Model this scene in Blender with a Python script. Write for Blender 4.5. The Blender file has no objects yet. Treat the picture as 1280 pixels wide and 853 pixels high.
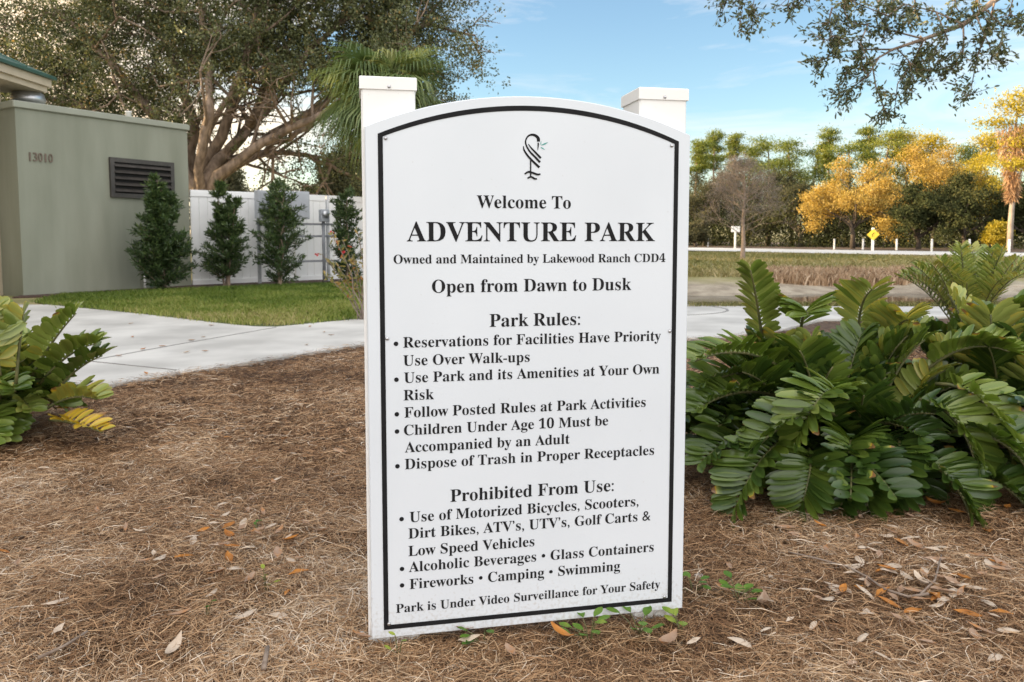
import bpy, math, random
import numpy as np
from mathutils import Vector

R = math.radians
scn = bpy.context.scene
COL = scn.collection
rng = np.random.default_rng(11)
random.seed(11)

# ------------------------------------------------------------------ camera, sky, sun, exposure
CAM_H = 0.945
FPX, CX, CY, PITCH = 950.0, 640.0, 366.0, R(4.154)      # the photograph's own lens, in its 1280 x 853 pixels
cam_data = bpy.data.cameras.new('camera')
cam = bpy.data.objects.new('camera', cam_data)
COL.objects.link(cam)
cam.location = (0, 0, CAM_H)
cam.rotation_euler = (R(90) - PITCH, 0, 0)
cam_data.sensor_width = 36
cam_data.lens = FPX / 1280 * 36
cam_data.shift_y = -60.5 / 1280
cam_data.clip_start = 0.05
cam_data.clip_end = 2000
cam_data.dof.use_dof = True
cam_data.dof.focus_distance = 1.85
cam_data.dof.aperture_fstop = 9.0
scn.camera = cam

SUN_AZ, SUN_EL = -85.0, 8.5            # degrees: azimuth clockwise from +Y, elevation
SKY_STRENGTH, SUN_STRENGTH, EXPOSURE = 0.112, 5.0, 1.62
world = bpy.data.worlds.new("World")
scn.world = world
world.use_nodes = True
wn, wl = world.node_tree.nodes, world.node_tree.links
bg = wn['Background']
sky = wn.new('ShaderNodeTexSky')
sky.sky_type = 'NISHITA'
sky.sun_disc = False
sky.sun_elevation = R(SUN_EL)
sky.sun_rotation = R(SUN_AZ)
sky.air_density, sky.dust_density, sky.ozone_density = 1.0, 0.3, 2.0
tcw = wn.new('ShaderNodeTexCoord')
mpw = wn.new('ShaderNodeMapping')
mpw.inputs['Scale'].default_value = (1.3, 1.3, 9.0)
mpw.inputs['Rotation'].default_value = (0, R(4), R(20))
nzw = wn.new('ShaderNodeTexNoise')
nzw.inputs['Scale'].default_value = 1.9
nzw.inputs['Detail'].default_value = 7
nzw.inputs['Roughness'].default_value = 0.62
nzw.inputs['Distortion'].default_value = 0.6
rpw = wn.new('ShaderNodeMapRange')
rpw.inputs['From Min'].default_value = 0.45
rpw.inputs['From Max'].default_value = 0.74
rpw.inputs['To Max'].default_value = 0.8
mxw = wn.new('ShaderNodeMix')
mxw.data_type = 'RGBA'
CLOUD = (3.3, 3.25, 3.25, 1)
FILL_BANK = (6.6, 6.5, 6.5, 1)
mxw.inputs['B'].default_value = CLOUD
wl.new(tcw.outputs['Generated'], mpw.inputs['Vector'])
wl.new(mpw.outputs[0], nzw.inputs['Vector'])
wl.new(nzw.outputs['Fac'], rpw.inputs['Value'])
wl.new(rpw.outputs[0], mxw.inputs['Factor'])
wl.new(sky.outputs[0], mxw.inputs['A'])
# unseen cloud bank added behind the camera and overhead to brighten the foreground
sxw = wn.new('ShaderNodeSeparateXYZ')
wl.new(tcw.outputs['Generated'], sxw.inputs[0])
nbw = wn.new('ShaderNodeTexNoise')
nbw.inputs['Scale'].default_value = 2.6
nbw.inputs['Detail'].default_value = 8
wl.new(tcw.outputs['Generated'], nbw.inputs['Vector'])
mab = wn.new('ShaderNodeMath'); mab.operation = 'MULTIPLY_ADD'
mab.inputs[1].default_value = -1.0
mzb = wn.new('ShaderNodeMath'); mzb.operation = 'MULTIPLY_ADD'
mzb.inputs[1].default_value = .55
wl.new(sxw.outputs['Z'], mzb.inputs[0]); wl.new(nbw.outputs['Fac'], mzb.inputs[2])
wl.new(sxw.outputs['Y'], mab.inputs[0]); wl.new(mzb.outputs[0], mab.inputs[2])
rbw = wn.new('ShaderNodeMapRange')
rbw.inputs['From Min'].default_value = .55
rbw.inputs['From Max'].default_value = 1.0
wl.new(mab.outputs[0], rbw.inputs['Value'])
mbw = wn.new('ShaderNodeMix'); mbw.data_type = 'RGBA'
mbw.inputs['B'].default_value = FILL_BANK
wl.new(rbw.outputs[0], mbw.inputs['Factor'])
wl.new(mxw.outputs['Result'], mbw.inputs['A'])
# thin warm cloud added low on the left, standing in for sunset glow
dtw = wn.new('ShaderNodeVectorMath'); dtw.operation = 'DOT_PRODUCT'
dtw.inputs[1].default_value = (math.sin(R(-44)) * math.cos(R(6)), math.cos(R(-44)) * math.cos(R(6)), math.sin(R(6)))
wl.new(tcw.outputs['Generated'], dtw.inputs[0])
mdw = wn.new('ShaderNodeMath'); mdw.operation = 'MULTIPLY_ADD'; mdw.inputs[1].default_value = .22
wl.new(nzw.outputs['Fac'], mdw.inputs[0]); wl.new(dtw.outputs['Value'], mdw.inputs[2])
rgw = wn.new('ShaderNodeMapRange')
rgw.inputs['From Min'].default_value = .95; rgw.inputs['From Max'].default_value = 1.08
rgw.inputs['To Max'].default_value = .95
wl.new(mdw.outputs[0], rgw.inputs['Value'])
mgw = wn.new('ShaderNodeMix'); mgw.data_type = 'RGBA'
mgw.inputs['B'].default_value = (5.8, 4.5, 3.1, 1)
wl.new(rgw.outputs[0], mgw.inputs['Factor'])
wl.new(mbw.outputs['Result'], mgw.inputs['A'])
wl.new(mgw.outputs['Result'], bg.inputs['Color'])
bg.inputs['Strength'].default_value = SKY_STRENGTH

sun_data = bpy.data.lights.new('sun', 'SUN')
sun = bpy.data.objects.new('sun', sun_data)
COL.objects.link(sun)
sun_data.energy = SUN_STRENGTH
sun_data.angle = R(0.5)
sun_data.color = (1.0, 0.74, 0.42)
to_sun = Vector((math.sin(R(SUN_AZ)) * math.cos(R(SUN_EL)), math.cos(R(SUN_AZ)) * math.cos(R(SUN_EL)), math.sin(R(SUN_EL))))
sun.rotation_euler = to_sun.to_track_quat('Z', 'Y').to_euler()
sun.location = to_sun * 60

scn.view_settings.view_transform = 'Standard'
scn.view_settings.look = 'None'
scn.view_settings.gamma = 1
scn.view_settings.use_curve_mapping = False
scn.view_settings.exposure = EXPOSURE
scn.cycles.max_bounces = 8
scn.cycles.transparent_max_bounces = 6
scn.cycles.caustics_reflective = False
scn.cycles.caustics_refractive = False

# ------------------------------------------------------------------ where a photo pixel lies in the world
def ray(u, v):
    x, y = (u - CX) / FPX, -(v - CY) / FPX
    return np.array([x, math.cos(PITCH) + y * math.sin(PITCH), -math.sin(PITCH) + y * math.cos(PITCH)])

def at(u, v, d):
    """the point seen at pixel u, v at distance d along +Y"""
    r = ray(u, v)
    return np.array([0, 0, CAM_H]) + r * (d / r[1])

def gp(u, v, z=0.0):
    """the point of the plane at height z seen at pixel u, v"""
    r = ray(u, v)
    return np.array([0, 0, CAM_H]) + r * ((z - CAM_H) / r[2])

def px(P):
    P = np.asarray(P, float)
    y = P[..., 1] * math.cos(PITCH) - (P[..., 2] - CAM_H) * math.sin(PITCH)
    up = P[..., 1] * math.sin(PITCH) + (P[..., 2] - CAM_H) * math.cos(PITCH)
    return CX + FPX * P[..., 0] / y, CY - FPX * up / y

# ------------------------------------------------------------------ helpers: tags and meshes
def tag(o, label=None, cat=None, group=None, kind=None):
    if label: o['label'] = label
    if cat: o['category'] = cat
    if group: o['group'] = group
    if kind: o['kind'] = kind
    return o

def empty(name, loc=(0, 0, 0), rz=0.0, label=None, cat=None, group=None):
    o = bpy.data.objects.new(name, None)
    COL.objects.link(o)
    o.location = [float(c) for c in loc]
    o.rotation_euler = (0, 0, rz)
    o.empty_display_size = 0.2
    return tag(o, label, cat, group)

def link_mesh(name, me, mat, parent=None, smooth=False):
    me.materials.append(mat)
    if smooth:
        me.polygons.foreach_set('use_smooth', [True] * len(me.polygons))
    o = bpy.data.objects.new(name, me)
    COL.objects.link(o)
    if parent is not None:
        o.parent = parent
    return o

def fast_mesh(name, V, k, tone=None, F=None):
    """V: (n,3) vertices, polygons of k corners each (in order, or the index array F)"""
    V = np.asarray(V, np.float32).reshape(-1, 3)
    me = bpy.data.meshes.new(name)
    me.vertices.add(len(V))
    me.vertices.foreach_set('co', V.ravel())
    idx = np.arange(len(V), dtype=np.int32) if F is None else np.asarray(F, np.int32).ravel()
    npoly = len(idx) // k
    me.loops.add(len(idx))
    me.loops.foreach_set('vertex_index', idx)
    me.polygons.add(npoly)
    me.polygons.foreach_set('loop_start', np.arange(npoly, dtype=np.int32) * k)
    me.polygons.foreach_set('loop_total', np.full(npoly, k, np.int32))
    if tone is not None:
        a = me.attributes.new('tone', 'FLOAT', 'POINT')
        a.data.foreach_set('value', np.asarray(tone, np.float32).ravel())
    me.update(calc_edges=True)
    return me

class MB:
    """collects boxes, tubes and prisms into one mesh"""
    def __init__(s):
        s.v, s.f = [], []
    def add(s, V, F):
        b = len(s.v)
        s.v += [tuple(float(c) for c in p) for p in V]
        s.f += [tuple(i + b for i in f) for f in F]
        return s
    def box(s, c, d, ax=None, bev=0.0):
        c = np.array(c, float)
        hx, hy, hz = [q / 2 for q in d]
        A = np.eye(3) if ax is None else np.array(ax, float)
        if bev <= 0:
            P = [(-hx, -hy, -hz), (hx, -hy, -hz), (hx, hy, -hz), (-hx, hy, -hz), (-hx, -hy, hz), (hx, -hy, hz), (hx, hy, hz), (-hx, hy, hz)]
            F = [(0, 3, 2, 1), (4, 5, 6, 7), (0, 1, 5, 4), (1, 2, 6, 5), (2, 3, 7, 6), (3, 0, 4, 7)]
        else:
            P, b = [], bev
            for z, k in ((-hz, b), (-hz + b, 0), (hz - b, 0), (hz, b)):
                x, y = hx - k, hy - k
                for X, Y in ((-x + b, -y), (x - b, -y), (x, -y + b), (x, y - b), (x - b, y), (-x + b, y), (-x, y - b), (-x, -y + b)):
                    P.append((X, Y, z))
            F = [tuple(reversed(range(8))), tuple(range(24, 32))]
            for r in range(3):
                for i in range(8):
                    j = (i + 1) % 8
                    F.append((r * 8 + i, r * 8 + j, r * 8 + 8 + j, r * 8 + 8 + i))
        return s.add([c + A.T @ np.array(p) for p in P], F)
    def tube(s, pts, r, n=8, cap=True):
        pts = [np.array(p, float) for p in pts]
        rs = r if hasattr(r, '__len__') else [r] * len(pts)
        V, prev = [], None
        for i, p in enumerate(pts):
            t = pts[min(i + 1, len(pts) - 1)] - pts[max(i - 1, 0)]
            t /= np.linalg.norm(t) + 1e-9
            if prev is None:
                a = np.array([0, 0, 1.0]) if abs(t[2]) < .9 else np.array([1.0, 0, 0])
                prev = np.cross(t, a)
            prev = prev - t * (prev @ t)
            prev /= np.linalg.norm(prev) + 1e-9
            b = np.cross(t, prev)
            for k in range(n):
                w = 2 * math.pi * k / n
                V.append(p + rs[i] * (math.cos(w) * prev + math.sin(w) * b))
        F = [(i * n + k, i * n + (k + 1) % n, (i + 1) * n + (k + 1) % n, (i + 1) * n + k) for i in range(len(pts) - 1) for k in range(n)]
        if cap:
            F += [tuple(reversed(range(n))), tuple(range((len(pts) - 1) * n, len(pts) * n))]
        return s.add(V, F)
    def lathe(s, c, prof, n=20):
        V = [(c[0] + r * math.cos(2 * math.pi * k / n), c[1] + r * math.sin(2 * math.pi * k / n), c[2] + z) for r, z in prof for k in range(n)]
        F = [(i * n + k, i * n + (k + 1) % n, (i + 1) * n + (k + 1) % n, (i + 1) * n + k) for i in range(len(prof) - 1) for k in range(n)]
        F += [tuple(reversed(range(n))), tuple(range((len(prof) - 1) * n, len(prof) * n))]
        return s.add(V, F)
    def prism(s, poly, y0, y1):
        """polygon in x, z given counter-clockwise seen from -y, from y0 (front) to y1 (back)"""
        n = len(poly)
        V = [(x, y0, z) for x, z in poly] + [(x, y1, z) for x, z in poly]
        F = [tuple(range(n)), tuple(reversed(range(n, 2 * n)))] + [(i, i + n, (i + 1) % n + n, (i + 1) % n) for i in range(n)]
        return s.add(V, F)
    def slab(s, poly, z0, z1):
        """polygon in x, y counter-clockwise from above"""
        n = len(poly)
        V = [(p[0], p[1], z1) for p in poly] + [(p[0], p[1], z0) for p in poly]
        F = [tuple(range(n)), tuple(reversed(range(n, 2 * n)))] + [(i, i + n, (i + 1) % n + n, (i + 1) % n) for i in range(n)]
        return s.add(V, F)
    def build(s, name, mat, parent=None, smooth=False):
        me = bpy.data.meshes.new(name)
        me.from_pydata(s.v, [], s.f)
        me.update()
        return link_mesh(name, me, mat, parent, smooth)

# ------------------------------------------------------------------ materials
def new_mat(name):
    m = bpy.data.materials.new(name)
    m.use_nodes = True
    return m, m.node_tree.nodes, m.node_tree.links, m.node_tree.nodes['Principled BSDF']

def surf(name, c1, c2=None, scale=8.0, rough=0.6, bump=0.0, bscale=None, metal=0.0, detail=6.0, stretch=(1, 1, 1), lo=.35, hi=.65, spec=None, bdist=.01):
    m, n, l, p = new_mat(name)
    tc = n.new('ShaderNodeTexCoord'); mp = n.new('ShaderNodeMapping'); mp.inputs['Scale'].default_value = stretch
    l.new(tc.outputs['Object'], mp.inputs['Vector'])
    p.inputs['Roughness'].default_value = rough
    p.inputs['Metallic'].default_value = metal
    if spec is not None: p.inputs['Specular IOR Level'].default_value = spec
    nz = n.new('ShaderNodeTexNoise'); nz.inputs['Scale'].default_value = scale; nz.inputs['Detail'].default_value = detail
    l.new(mp.outputs[0], nz.inputs['Vector'])
    rp = n.new('ShaderNodeValToRGB')
    rp.color_ramp.elements[0].position = lo; rp.color_ramp.elements[1].position = hi
    rp.color_ramp.elements[0].color = (*c1, 1); rp.color_ramp.elements[1].color = (*(c2 or c1), 1)
    l.new(nz.outputs['Fac'], rp.inputs[0]); l.new(rp.outputs[0], p.inputs['Base Color'])
    if bump:
        nb = n.new('ShaderNodeTexNoise'); nb.inputs['Scale'].default_value = bscale or scale * 6; nb.inputs['Detail'].default_value = 5
        l.new(mp.outputs[0], nb.inputs['Vector'])
        b = n.new('ShaderNodeBump'); b.inputs['Strength'].default_value = bump; b.inputs['Distance'].default_value = bdist
        l.new(nb.outputs['Fac'], b.inputs['Height']); l.new(b.outputs[0], p.inputs['Normal'])
    return m

def leafmat(name, stops, trans=0.3, rough=0.5, rand=0.25, spec=0.4):
    """colour by each leaf's own tone (0..1) plus a little per object; stops = [(pos, rgb), ...]"""
    m, n, l, p = new_mat(name)
    a = n.new('ShaderNodeAttribute'); a.attribute_name = 'tone'
    oi = n.new('ShaderNodeObjectInfo')
    ma = n.new('ShaderNodeMath'); ma.operation = 'MULTIPLY_ADD'
    ma.inputs[1].default_value = rand
    l.new(oi.outputs['Random'], ma.inputs[0]); 
    sb = n.new('ShaderNodeMath'); sb.operation = 'SUBTRACT'; sb.inputs[1].default_value = rand / 2
    l.new(a.outputs['Fac'], sb.inputs[0]); l.new(sb.outputs[0], ma.inputs[2])
    rp = n.new('ShaderNodeValToRGB')
    el = rp.color_ramp.elements
    while len(el) < len(stops): el.new(0.5)
    for e, (q, c) in zip(el, stops):
        e.position = q; e.color = (*c, 1)
    l.new(ma.outputs[0], rp.inputs[0])
    l.new(rp.outputs[0], p.inputs['Base Color'])
    p.inputs['Roughness'].default_value = rough
    p.inputs['Specular IOR Level'].default_value = spec
    if trans:
        t = n.new('ShaderNodeBsdfTranslucent')
        hs = n.new('ShaderNodeHueSaturation'); hs.inputs['Value'].default_value = 1.5; hs.inputs['Saturation'].default_value = 1.1
        l.new(rp.outputs[0], hs.inputs['Color']); l.new(hs.outputs[0], t.inputs['Color'])
        mx = n.new('ShaderNodeMixShader'); mx.inputs[0].default_value = trans
        l.new(p.outputs[0], mx.inputs[1]); l.new(t.outputs[0], mx.inputs[2])
        l.new(mx.outputs[0], n['Material Output'].inputs['Surface'])
    return m

M = {}
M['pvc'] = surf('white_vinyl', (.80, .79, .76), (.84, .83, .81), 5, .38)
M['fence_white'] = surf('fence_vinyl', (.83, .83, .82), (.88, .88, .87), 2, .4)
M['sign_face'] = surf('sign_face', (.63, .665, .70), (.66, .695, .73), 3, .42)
def splash(m, top):
    """soil splashed up from the straw onto the lowest hand's breadth, and a little grime"""
    n, l = m.node_tree.nodes, m.node_tree.links
    p = n['Principled BSDF']; src = p.inputs['Base Color'].links[0].from_socket
    tc = n.new('ShaderNodeTexCoord'); sx = n.new('ShaderNodeSeparateXYZ'); l.new(tc.outputs['Object'], sx.inputs[0])
    q = n.new('ShaderNodeTexNoise'); q.inputs['Scale'].default_value = 110; q.inputs['Detail'].default_value = 8; l.new(tc.outputs['Object'], q.inputs['Vector'])
    a = n.new('ShaderNodeMapRange'); a.inputs['From Min'].default_value = top; a.inputs['From Max'].default_value = -.01; a.inputs['To Min'].default_value = 0; a.inputs['To Max'].default_value = .30
    l.new(sx.outputs['Z'], a.inputs['Value'])
    b = n.new('ShaderNodeMath'); b.operation = 'ADD'; l.new(a.outputs[0], b.inputs[0]); l.new(q.outputs['Fac'], b.inputs[1])
    c = n.new('ShaderNodeMapRange'); c.inputs['From Min'].default_value = .66; c.inputs['From Max'].default_value = .98; c.inputs['To Max'].default_value = .5
    l.new(b.outputs[0], c.inputs['Value'])
    x = n.new('ShaderNodeMix'); x.data_type = 'RGBA'; x.inputs['B'].default_value = (.33, .27, .19, 1)
    l.new(c.outputs[0], x.inputs['Factor']); l.new(src, x.inputs['A']); l.new(x.outputs['Result'], p.inputs['Base Color'])
splash(M['sign_face'], .16); splash(M['pvc'], .14)
M['ink'] = surf('black_vinyl_ink', (.011, .011, .012), (.016, .016, .017), 20, .65, spec=.12)
M['leaf_ink'] = surf('green_ink', (.05, .30, .26), (.07, .36, .31), 20, .5)
M['steel'] = surf('zinc_screw', (.42, .42, .43), (.55, .55, .56), 200, .35, metal=.9)
M['concrete'] = surf('pale_concrete', (.40, .385, .355), (.58, .56, .52), 1.4, .85, bump=.25, bscale=140, bdist=.004)
M['joint'] = surf('joint_grey', (.22, .21, .20), (.28, .27, .25), 12, .9)  # darker grey of the slab joint lines
M['sage'] = surf('sage_stucco', (.205, .215, .162), (.27, .28, .22), 1.7, .85, bump=.6, bscale=90, bdist=.008, stretch=(1.6, 1.6, .28), lo=.3, hi=.7)
M['sage_trim'] = surf('sage_coping', (.26, .27, .215), (.29, .30, .24), 3, .6)
M['bronze'] = surf('dark_bronze_metal', (.035, .030, .026), (.055, .047, .04), 9, .5)
M['black'] = surf('gap_shade_black', (.006, .006, .006), (.01, .01, .01), 5, .9)
M['number'] = surf('bronze_number', (.12, .085, .06), (.16, .115, .085), 14, .5)
M['beige'] = surf('beige_stucco', (.56, .47, .35), (.62, .53, .40), 2, .85, bump=.4, bscale=90, bdist=.005)
M['green_roof'] = surf('green_metal_roof', (.035, .085, .065), (.05, .11, .085), 3, .45)
M['soffit'] = surf('tan_soffit', (.50, .42, .30), (.55, .46, .34), 4, .7)
M['galv'] = surf('galvanized_metal', (.45, .46, .48), (.58, .59, .61), 10, .38, metal=.75)
M['greybox'] = surf('grey_enamel', (.36, .38, .41), (.42, .44, .47), 5, .5)
M['conduit'] = surf('grey_conduit', (.22, .23, .25), (.30, .31, .33), 8, .5)
M['bark'] = surf('oak_bark', (.14, .10, .07), (.33, .245, .18), 9, .9, bump=.8, bscale=30, stretch=(1, 1, .35), bdist=.03)
M['darkbark'] = surf('shaded_bark', (.05, .038, .03), (.10, .08, .06), 6, .9, bump=.5, bscale=20)
M['palebark'] = surf('pale_bark', (.20, .16, .13), (.34, .29, .24), 6, .9, bump=.6, bscale=24, stretch=(1, 1, .3), bdist=.03)
M['pinebark'] = surf('pine_bark', (.12, .085, .065), (.24, .18, .14), 5, .9, bump=.6, bscale=20, stretch=(1, 1, .4), bdist=.03)
M['twig'] = surf('grey_twig', (.17, .13, .105), (.27, .21, .17), 20, .9)
M['road'] = surf('pale_road', (.52, .50, .46), (.60, .58, .54), .6, .9)
M['whitepost'] = surf('white_paint', (.72, .72, .70), (.80, .80, .78), 5, .6)
M['yellow'] = surf('yellow_sign_paint', (.70, .48, .03), (.76, .53, .04), 5, .5)
M['mulch'] = surf('straw_litter', (.045, .026, .016), (.16, .095, .055), 22, .95, bump=1.0, bscale=70, bdist=.02, lo=.3, hi=.7)
M['litter'] = surf('shaded_leaf_litter', (.07, .045, .03), (.16, .105, .065), 1.2, .95)  # litter brown, darkened to put the wood's shade into the floor
M['darkmulch'] = surf('dark_bark_mulch', (.05, .028, .022), (.13, .075, .06), 30, .95, bump=1.0, bscale=60, bdist=.03)
M['stone'] = surf('pale_shell_stone', (.45, .42, .38), (.62, .59, .54), 30, .8, bump=.4, bscale=90)
M['stick'] = surf('weathered_stick', (.16, .115, .085), (.27, .21, .165), 40, .9, bump=.5, bscale=120, bdist=.003)

M['needles'] = leafmat('pine_needles', [(0, (.05, .025, .012)), (.26, (.23, .118, .054)), (.55, (.46, .28, .145)), (.82, (.62, .45, .285)), (1, (.76, .64, .50))], trans=0, rough=.6, rand=0, spec=.25)
M['grass'] = leafmat('lawn_grass', [(0, (.08, .135, .018)), (.45, (.22, .28, .05)), (.8, (.37, .37, .11)), (1, (.50, .41, .2))], trans=.3, rough=.5, rand=0)
M['bankgrass'] = leafmat('bank_grass', [(0, (.10, .115, .03)), (.5, (.22, .21, .07)), (.8, (.35, .29, .13)), (1, (.45, .36, .2))], trans=.25, rough=.6, rand=0)
M['reed'] = leafmat('dry_reed', [(0, (.24, .15, .085)), (.5, (.50, .35, .22)), (1, (.66, .52, .37))], trans=.2, rough=.7, rand=0)
M['oakleaf'] = leafmat('live_oak_leaf', [(0, (.035, .045, .018)), (.5, (.105, .12, .048)), (.85, (.185, .195, .085)), (1, (.30, .20, .07))], trans=.25, rough=.45, rand=.1)
M['podo'] = leafmat('podocarpus_leaf', [(0, (.022, .042, .016)), (.6, (.065, .105, .034)), (1, (.17, .22, .07))], trans=.2, rough=.4, rand=.15)
M['palmleaf'] = leafmat('palm_leaf', [(0, (.045, .078, .025)), (.6, (.13, .18, .06)), (1, (.27, .29, .12))], trans=.25, rough=.4, rand=.2)
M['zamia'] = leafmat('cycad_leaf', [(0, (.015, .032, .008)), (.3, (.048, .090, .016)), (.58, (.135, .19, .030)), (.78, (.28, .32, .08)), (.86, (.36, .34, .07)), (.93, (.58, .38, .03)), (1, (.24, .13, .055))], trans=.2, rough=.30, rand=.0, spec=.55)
M['rachis'] = surf('frond_stalk', (.075, .085, .03), (.15, .14, .05), 20, .6)
M['seedling'] = leafmat('seedling_leaf', [(0, (.05, .12, .02)), (.6, (.13, .24, .035)), (1, (.30, .36, .05))], trans=.3, rough=.4, rand=.3)
M['croton'] = leafmat('croton_leaf', [(0, (.05, .075, .02)), (.5, (.20, .18, .05)), (.8, (.36, .24, .08)), (1, (.36, .10, .05))], trans=.3, rough=.45, rand=0)
M['red'] = surf('red_petal', (.50, .02, .03), (.62, .05, .05), 30, .5)
M['deadleaf'] = leafmat('dead_leaf', [(0, (.11, .055, .03)), (.3, (.26, .10, .03)), (.45, (.46, .19, .04)), (.62, (.33, .22, .15)), (1, (.60, .50, .39))], trans=.1, rough=.7, rand=.0, spec=.2)
M['pine'] = leafmat('pine_foliage', [(0, (.07, .10, .016)), (.6, (.15, .18, .028)), (1, (.25, .24, .04))], trans=.3, rough=.5, rand=.3)
M['darkoak'] = leafmat('dark_oak_foliage', [(0, (.026, .034, .014)), (.6, (.058, .068, .027)), (1, (.115, .11, .045))], trans=.2, rough=.85, rand=.3, spec=.1)
M['greyoak'] = leafmat('grey_oak_foliage', [(0, (.04, .045, .025)), (.6, (.085, .085, .045)), (1, (.15, .13, .07))], trans=.25, rough=.85, rand=.3, spec=.1)
M['cypress'] = leafmat('autumn_cypress', [(0, (.22, .15, .035)), (.5, (.38, .26, .06)), (1, (.50, .38, .11))], trans=.35, rough=.6, rand=.2)
M['gold'] = leafmat('gold_foliage', [(0, (.20, .18, .02)), (.6, (.38, .30, .03)), (1, (.50, .38, .05))], trans=.35, rough=.6, rand=.2)
M['deadfrond'] = leafmat('dead_frond', [(0, (.20, .11, .05)), (.6, (.36, .22, .12)), (1, (.48, .34, .20))], trans=.2, rough=.7, rand=0)

M['baretwig'] = leafmat('bare_twig', [(0, (.13, .11, .095)), (1, (.27, .235, .205))], trans=0, rough=.8, rand=0)

# pond water
m, n, l, p = new_mat('pond_water')
p.inputs['Base Color'].default_value = (.022, .022, .014, 1)
p.inputs['Roughness'].default_value = .06
nz = n.new('ShaderNodeTexNoise'); nz.inputs['Scale'].default_value = 3.5; nz.inputs['Detail'].default_value = 3
b = n.new('ShaderNodeBump'); b.inputs['Strength'].default_value = .12; b.inputs['Distance'].default_value = .03
tc = n.new('ShaderNodeTexCoord')
l.new(tc.outputs['Object'], nz.inputs['Vector']); l.new(nz.outputs['Fac'], b.inputs['Height']); l.new(b.outputs[0], p.inputs['Normal'])
M['water'] = m

# ground: rough grass, bare mud where the land dips to the pond
m, n, l, p = new_mat('rough_ground')
tc = n.new('ShaderNodeTexCoord')
def noise(scale, detail=6):
    q = n.new('ShaderNodeTexNoise'); q.inputs['Scale'].default_value = scale; q.inputs['Detail'].default_value = detail
    l.new(tc.outputs['Object'], q.inputs['Vector']); return q
def ramp(src, stops):
    q = n.new('ShaderNodeValToRGB'); el = q.color_ramp.elements
    while len(el) < len(stops): el.new(.5)
    for e, (a_, c_) in zip(el, stops): e.position = a_; e.color = (*c_, 1)
    l.new(src, q.inputs[0]); return q
g1 = ramp(noise(.9).outputs['Fac'], [(.3, (.17, .17, .06)), (.55, (.27, .24, .10)), (.75, (.38, .31, .17))])
g2 = ramp(noise(3.0).outputs['Fac'], [(.3, (.20, .16, .115)), (.7, (.40, .345, .26))])
sx = n.new('ShaderNodeSeparateXYZ'); l.new(tc.outputs['Object'], sx.inputs[0])
ad = n.new('ShaderNodeMath'); ad.operation = 'MULTIPLY_ADD'; ad.inputs[1].default_value = .16
l.new(noise(2.2).outputs['Fac'], ad.inputs[0]); l.new(sx.outputs['Z'], ad.inputs[2])
mr = n.new('ShaderNodeMapRange'); mr.inputs['From Min'].default_value = -.06; mr.inputs['From Max'].default_value = .05
l.new(ad.outputs[0], mr.inputs['Value'])
mx = n.new('ShaderNodeMix'); mx.data_type = 'RGBA'
l.new(mr.outputs[0], mx.inputs['Factor']); l.new(g2.outputs[0], mx.inputs['A']); l.new(g1.outputs[0], mx.inputs['B'])
l.new(mx.outputs['Result'], p.inputs['Base Color'])
p.inputs['Roughness'].default_value = .95
b = n.new('ShaderNodeBump'); b.inputs['Strength'].default_value = .8; b.inputs['Distance'].default_value = .05
l.new(noise(14).outputs['Fac'], b.inputs['Height']); l.new(b.outputs[0], p.inputs['Normal'])
M['ground'] = m

# ------------------------------------------------------------------ the land
def sstep(a, b, x):
    t = np.clip((x - a) / (b - a), 0, 1)
    return t * t * (3 - 2 * t)

def terrain(x, y):
    x = np.asarray(x, float); y = np.asarray(y, float)
    wob = .35 * np.sin(x * .55) + .2 * np.sin(x * 1.3 + 1)
    dip = sstep(10.35, 11.6, y + .12 * np.sin(x * .9)) * (1 - sstep(14.6, 19.0, y + wob)) * sstep(.5, 2.5, x) * (1 - sstep(24, 28, x))
    far = .12 * sstep(19, 30, y) * sstep(0, 6, x)
    return -.5 * dip + far - .10 * (1 - sstep(7.6, 9.4, y))

def vnoise(x, y, seed=0):
    """smooth value noise, about -1..1"""
    r = np.random.default_rng(seed)
    G = r.random((64, 64)) * 2 - 1
    xi, yi = np.floor(x).astype(int), np.floor(y).astype(int)
    fx, fy = x - xi, y - yi
    fx, fy = fx * fx * (3 - 2 * fx), fy * fy * (3 - 2 * fy)
    g = lambda i, j: G[(xi + i) % 64, (yi + j) % 64]
    return (g(0, 0) * (1 - fx) + g(1, 0) * fx) * (1 - fy) + (g(0, 1) * (1 - fx) + g(1, 1) * fx) * fy

def grid_mesh(name, xs, ys, zf, keep=None):
    X, Y = np.meshgrid(xs, ys)
    Z = zf(X, Y)
    V = np.stack([X, Y, Z], -1).reshape(-1, 3)
    nx = len(xs)
    i, j = np.meshgrid(np.arange(nx - 1), np.arange(len(ys) - 1))
    a = (j * nx + i).ravel()
    F = np.stack([a, a + 1, a + 1 + nx, a + nx], -1)
    if keep is not None:
        c = V[F].mean(1)
        F = F[keep(c[:, 0], c[:, 1])]
    return fast_mesh(name, V, 4, F=F)

xs = np.concatenate([np.linspace(-600, -40, 12)[:-1], np.linspace(-40, -1, 24)[:-1], np.linspace(-1, 30, 90)[:-1], np.linspace(30, 80, 14)[:-1], np.linspace(80, 600, 10)])
ys = np.concatenate([np.linspace(-200, -10, 8)[:-1], np.linspace(-10, 9.5, 14)[:-1], np.linspace(9.5, 22, 60)[:-1], np.linspace(22, 80, 20)[:-1], np.linspace(80, 900, 12)])
g = link_mesh('ground', grid_mesh('ground', xs, ys, terrain), M['ground'], smooth=True)
tag(g, kind='structure')

MB().slab([(1.2, 10.6), (27.5, 10.6), (27.5, 19), (1.2, 19)], -.34, -.30).build('pond_water', M['water'])
tag(bpy.data.objects['pond_water'], kind='structure')

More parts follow.
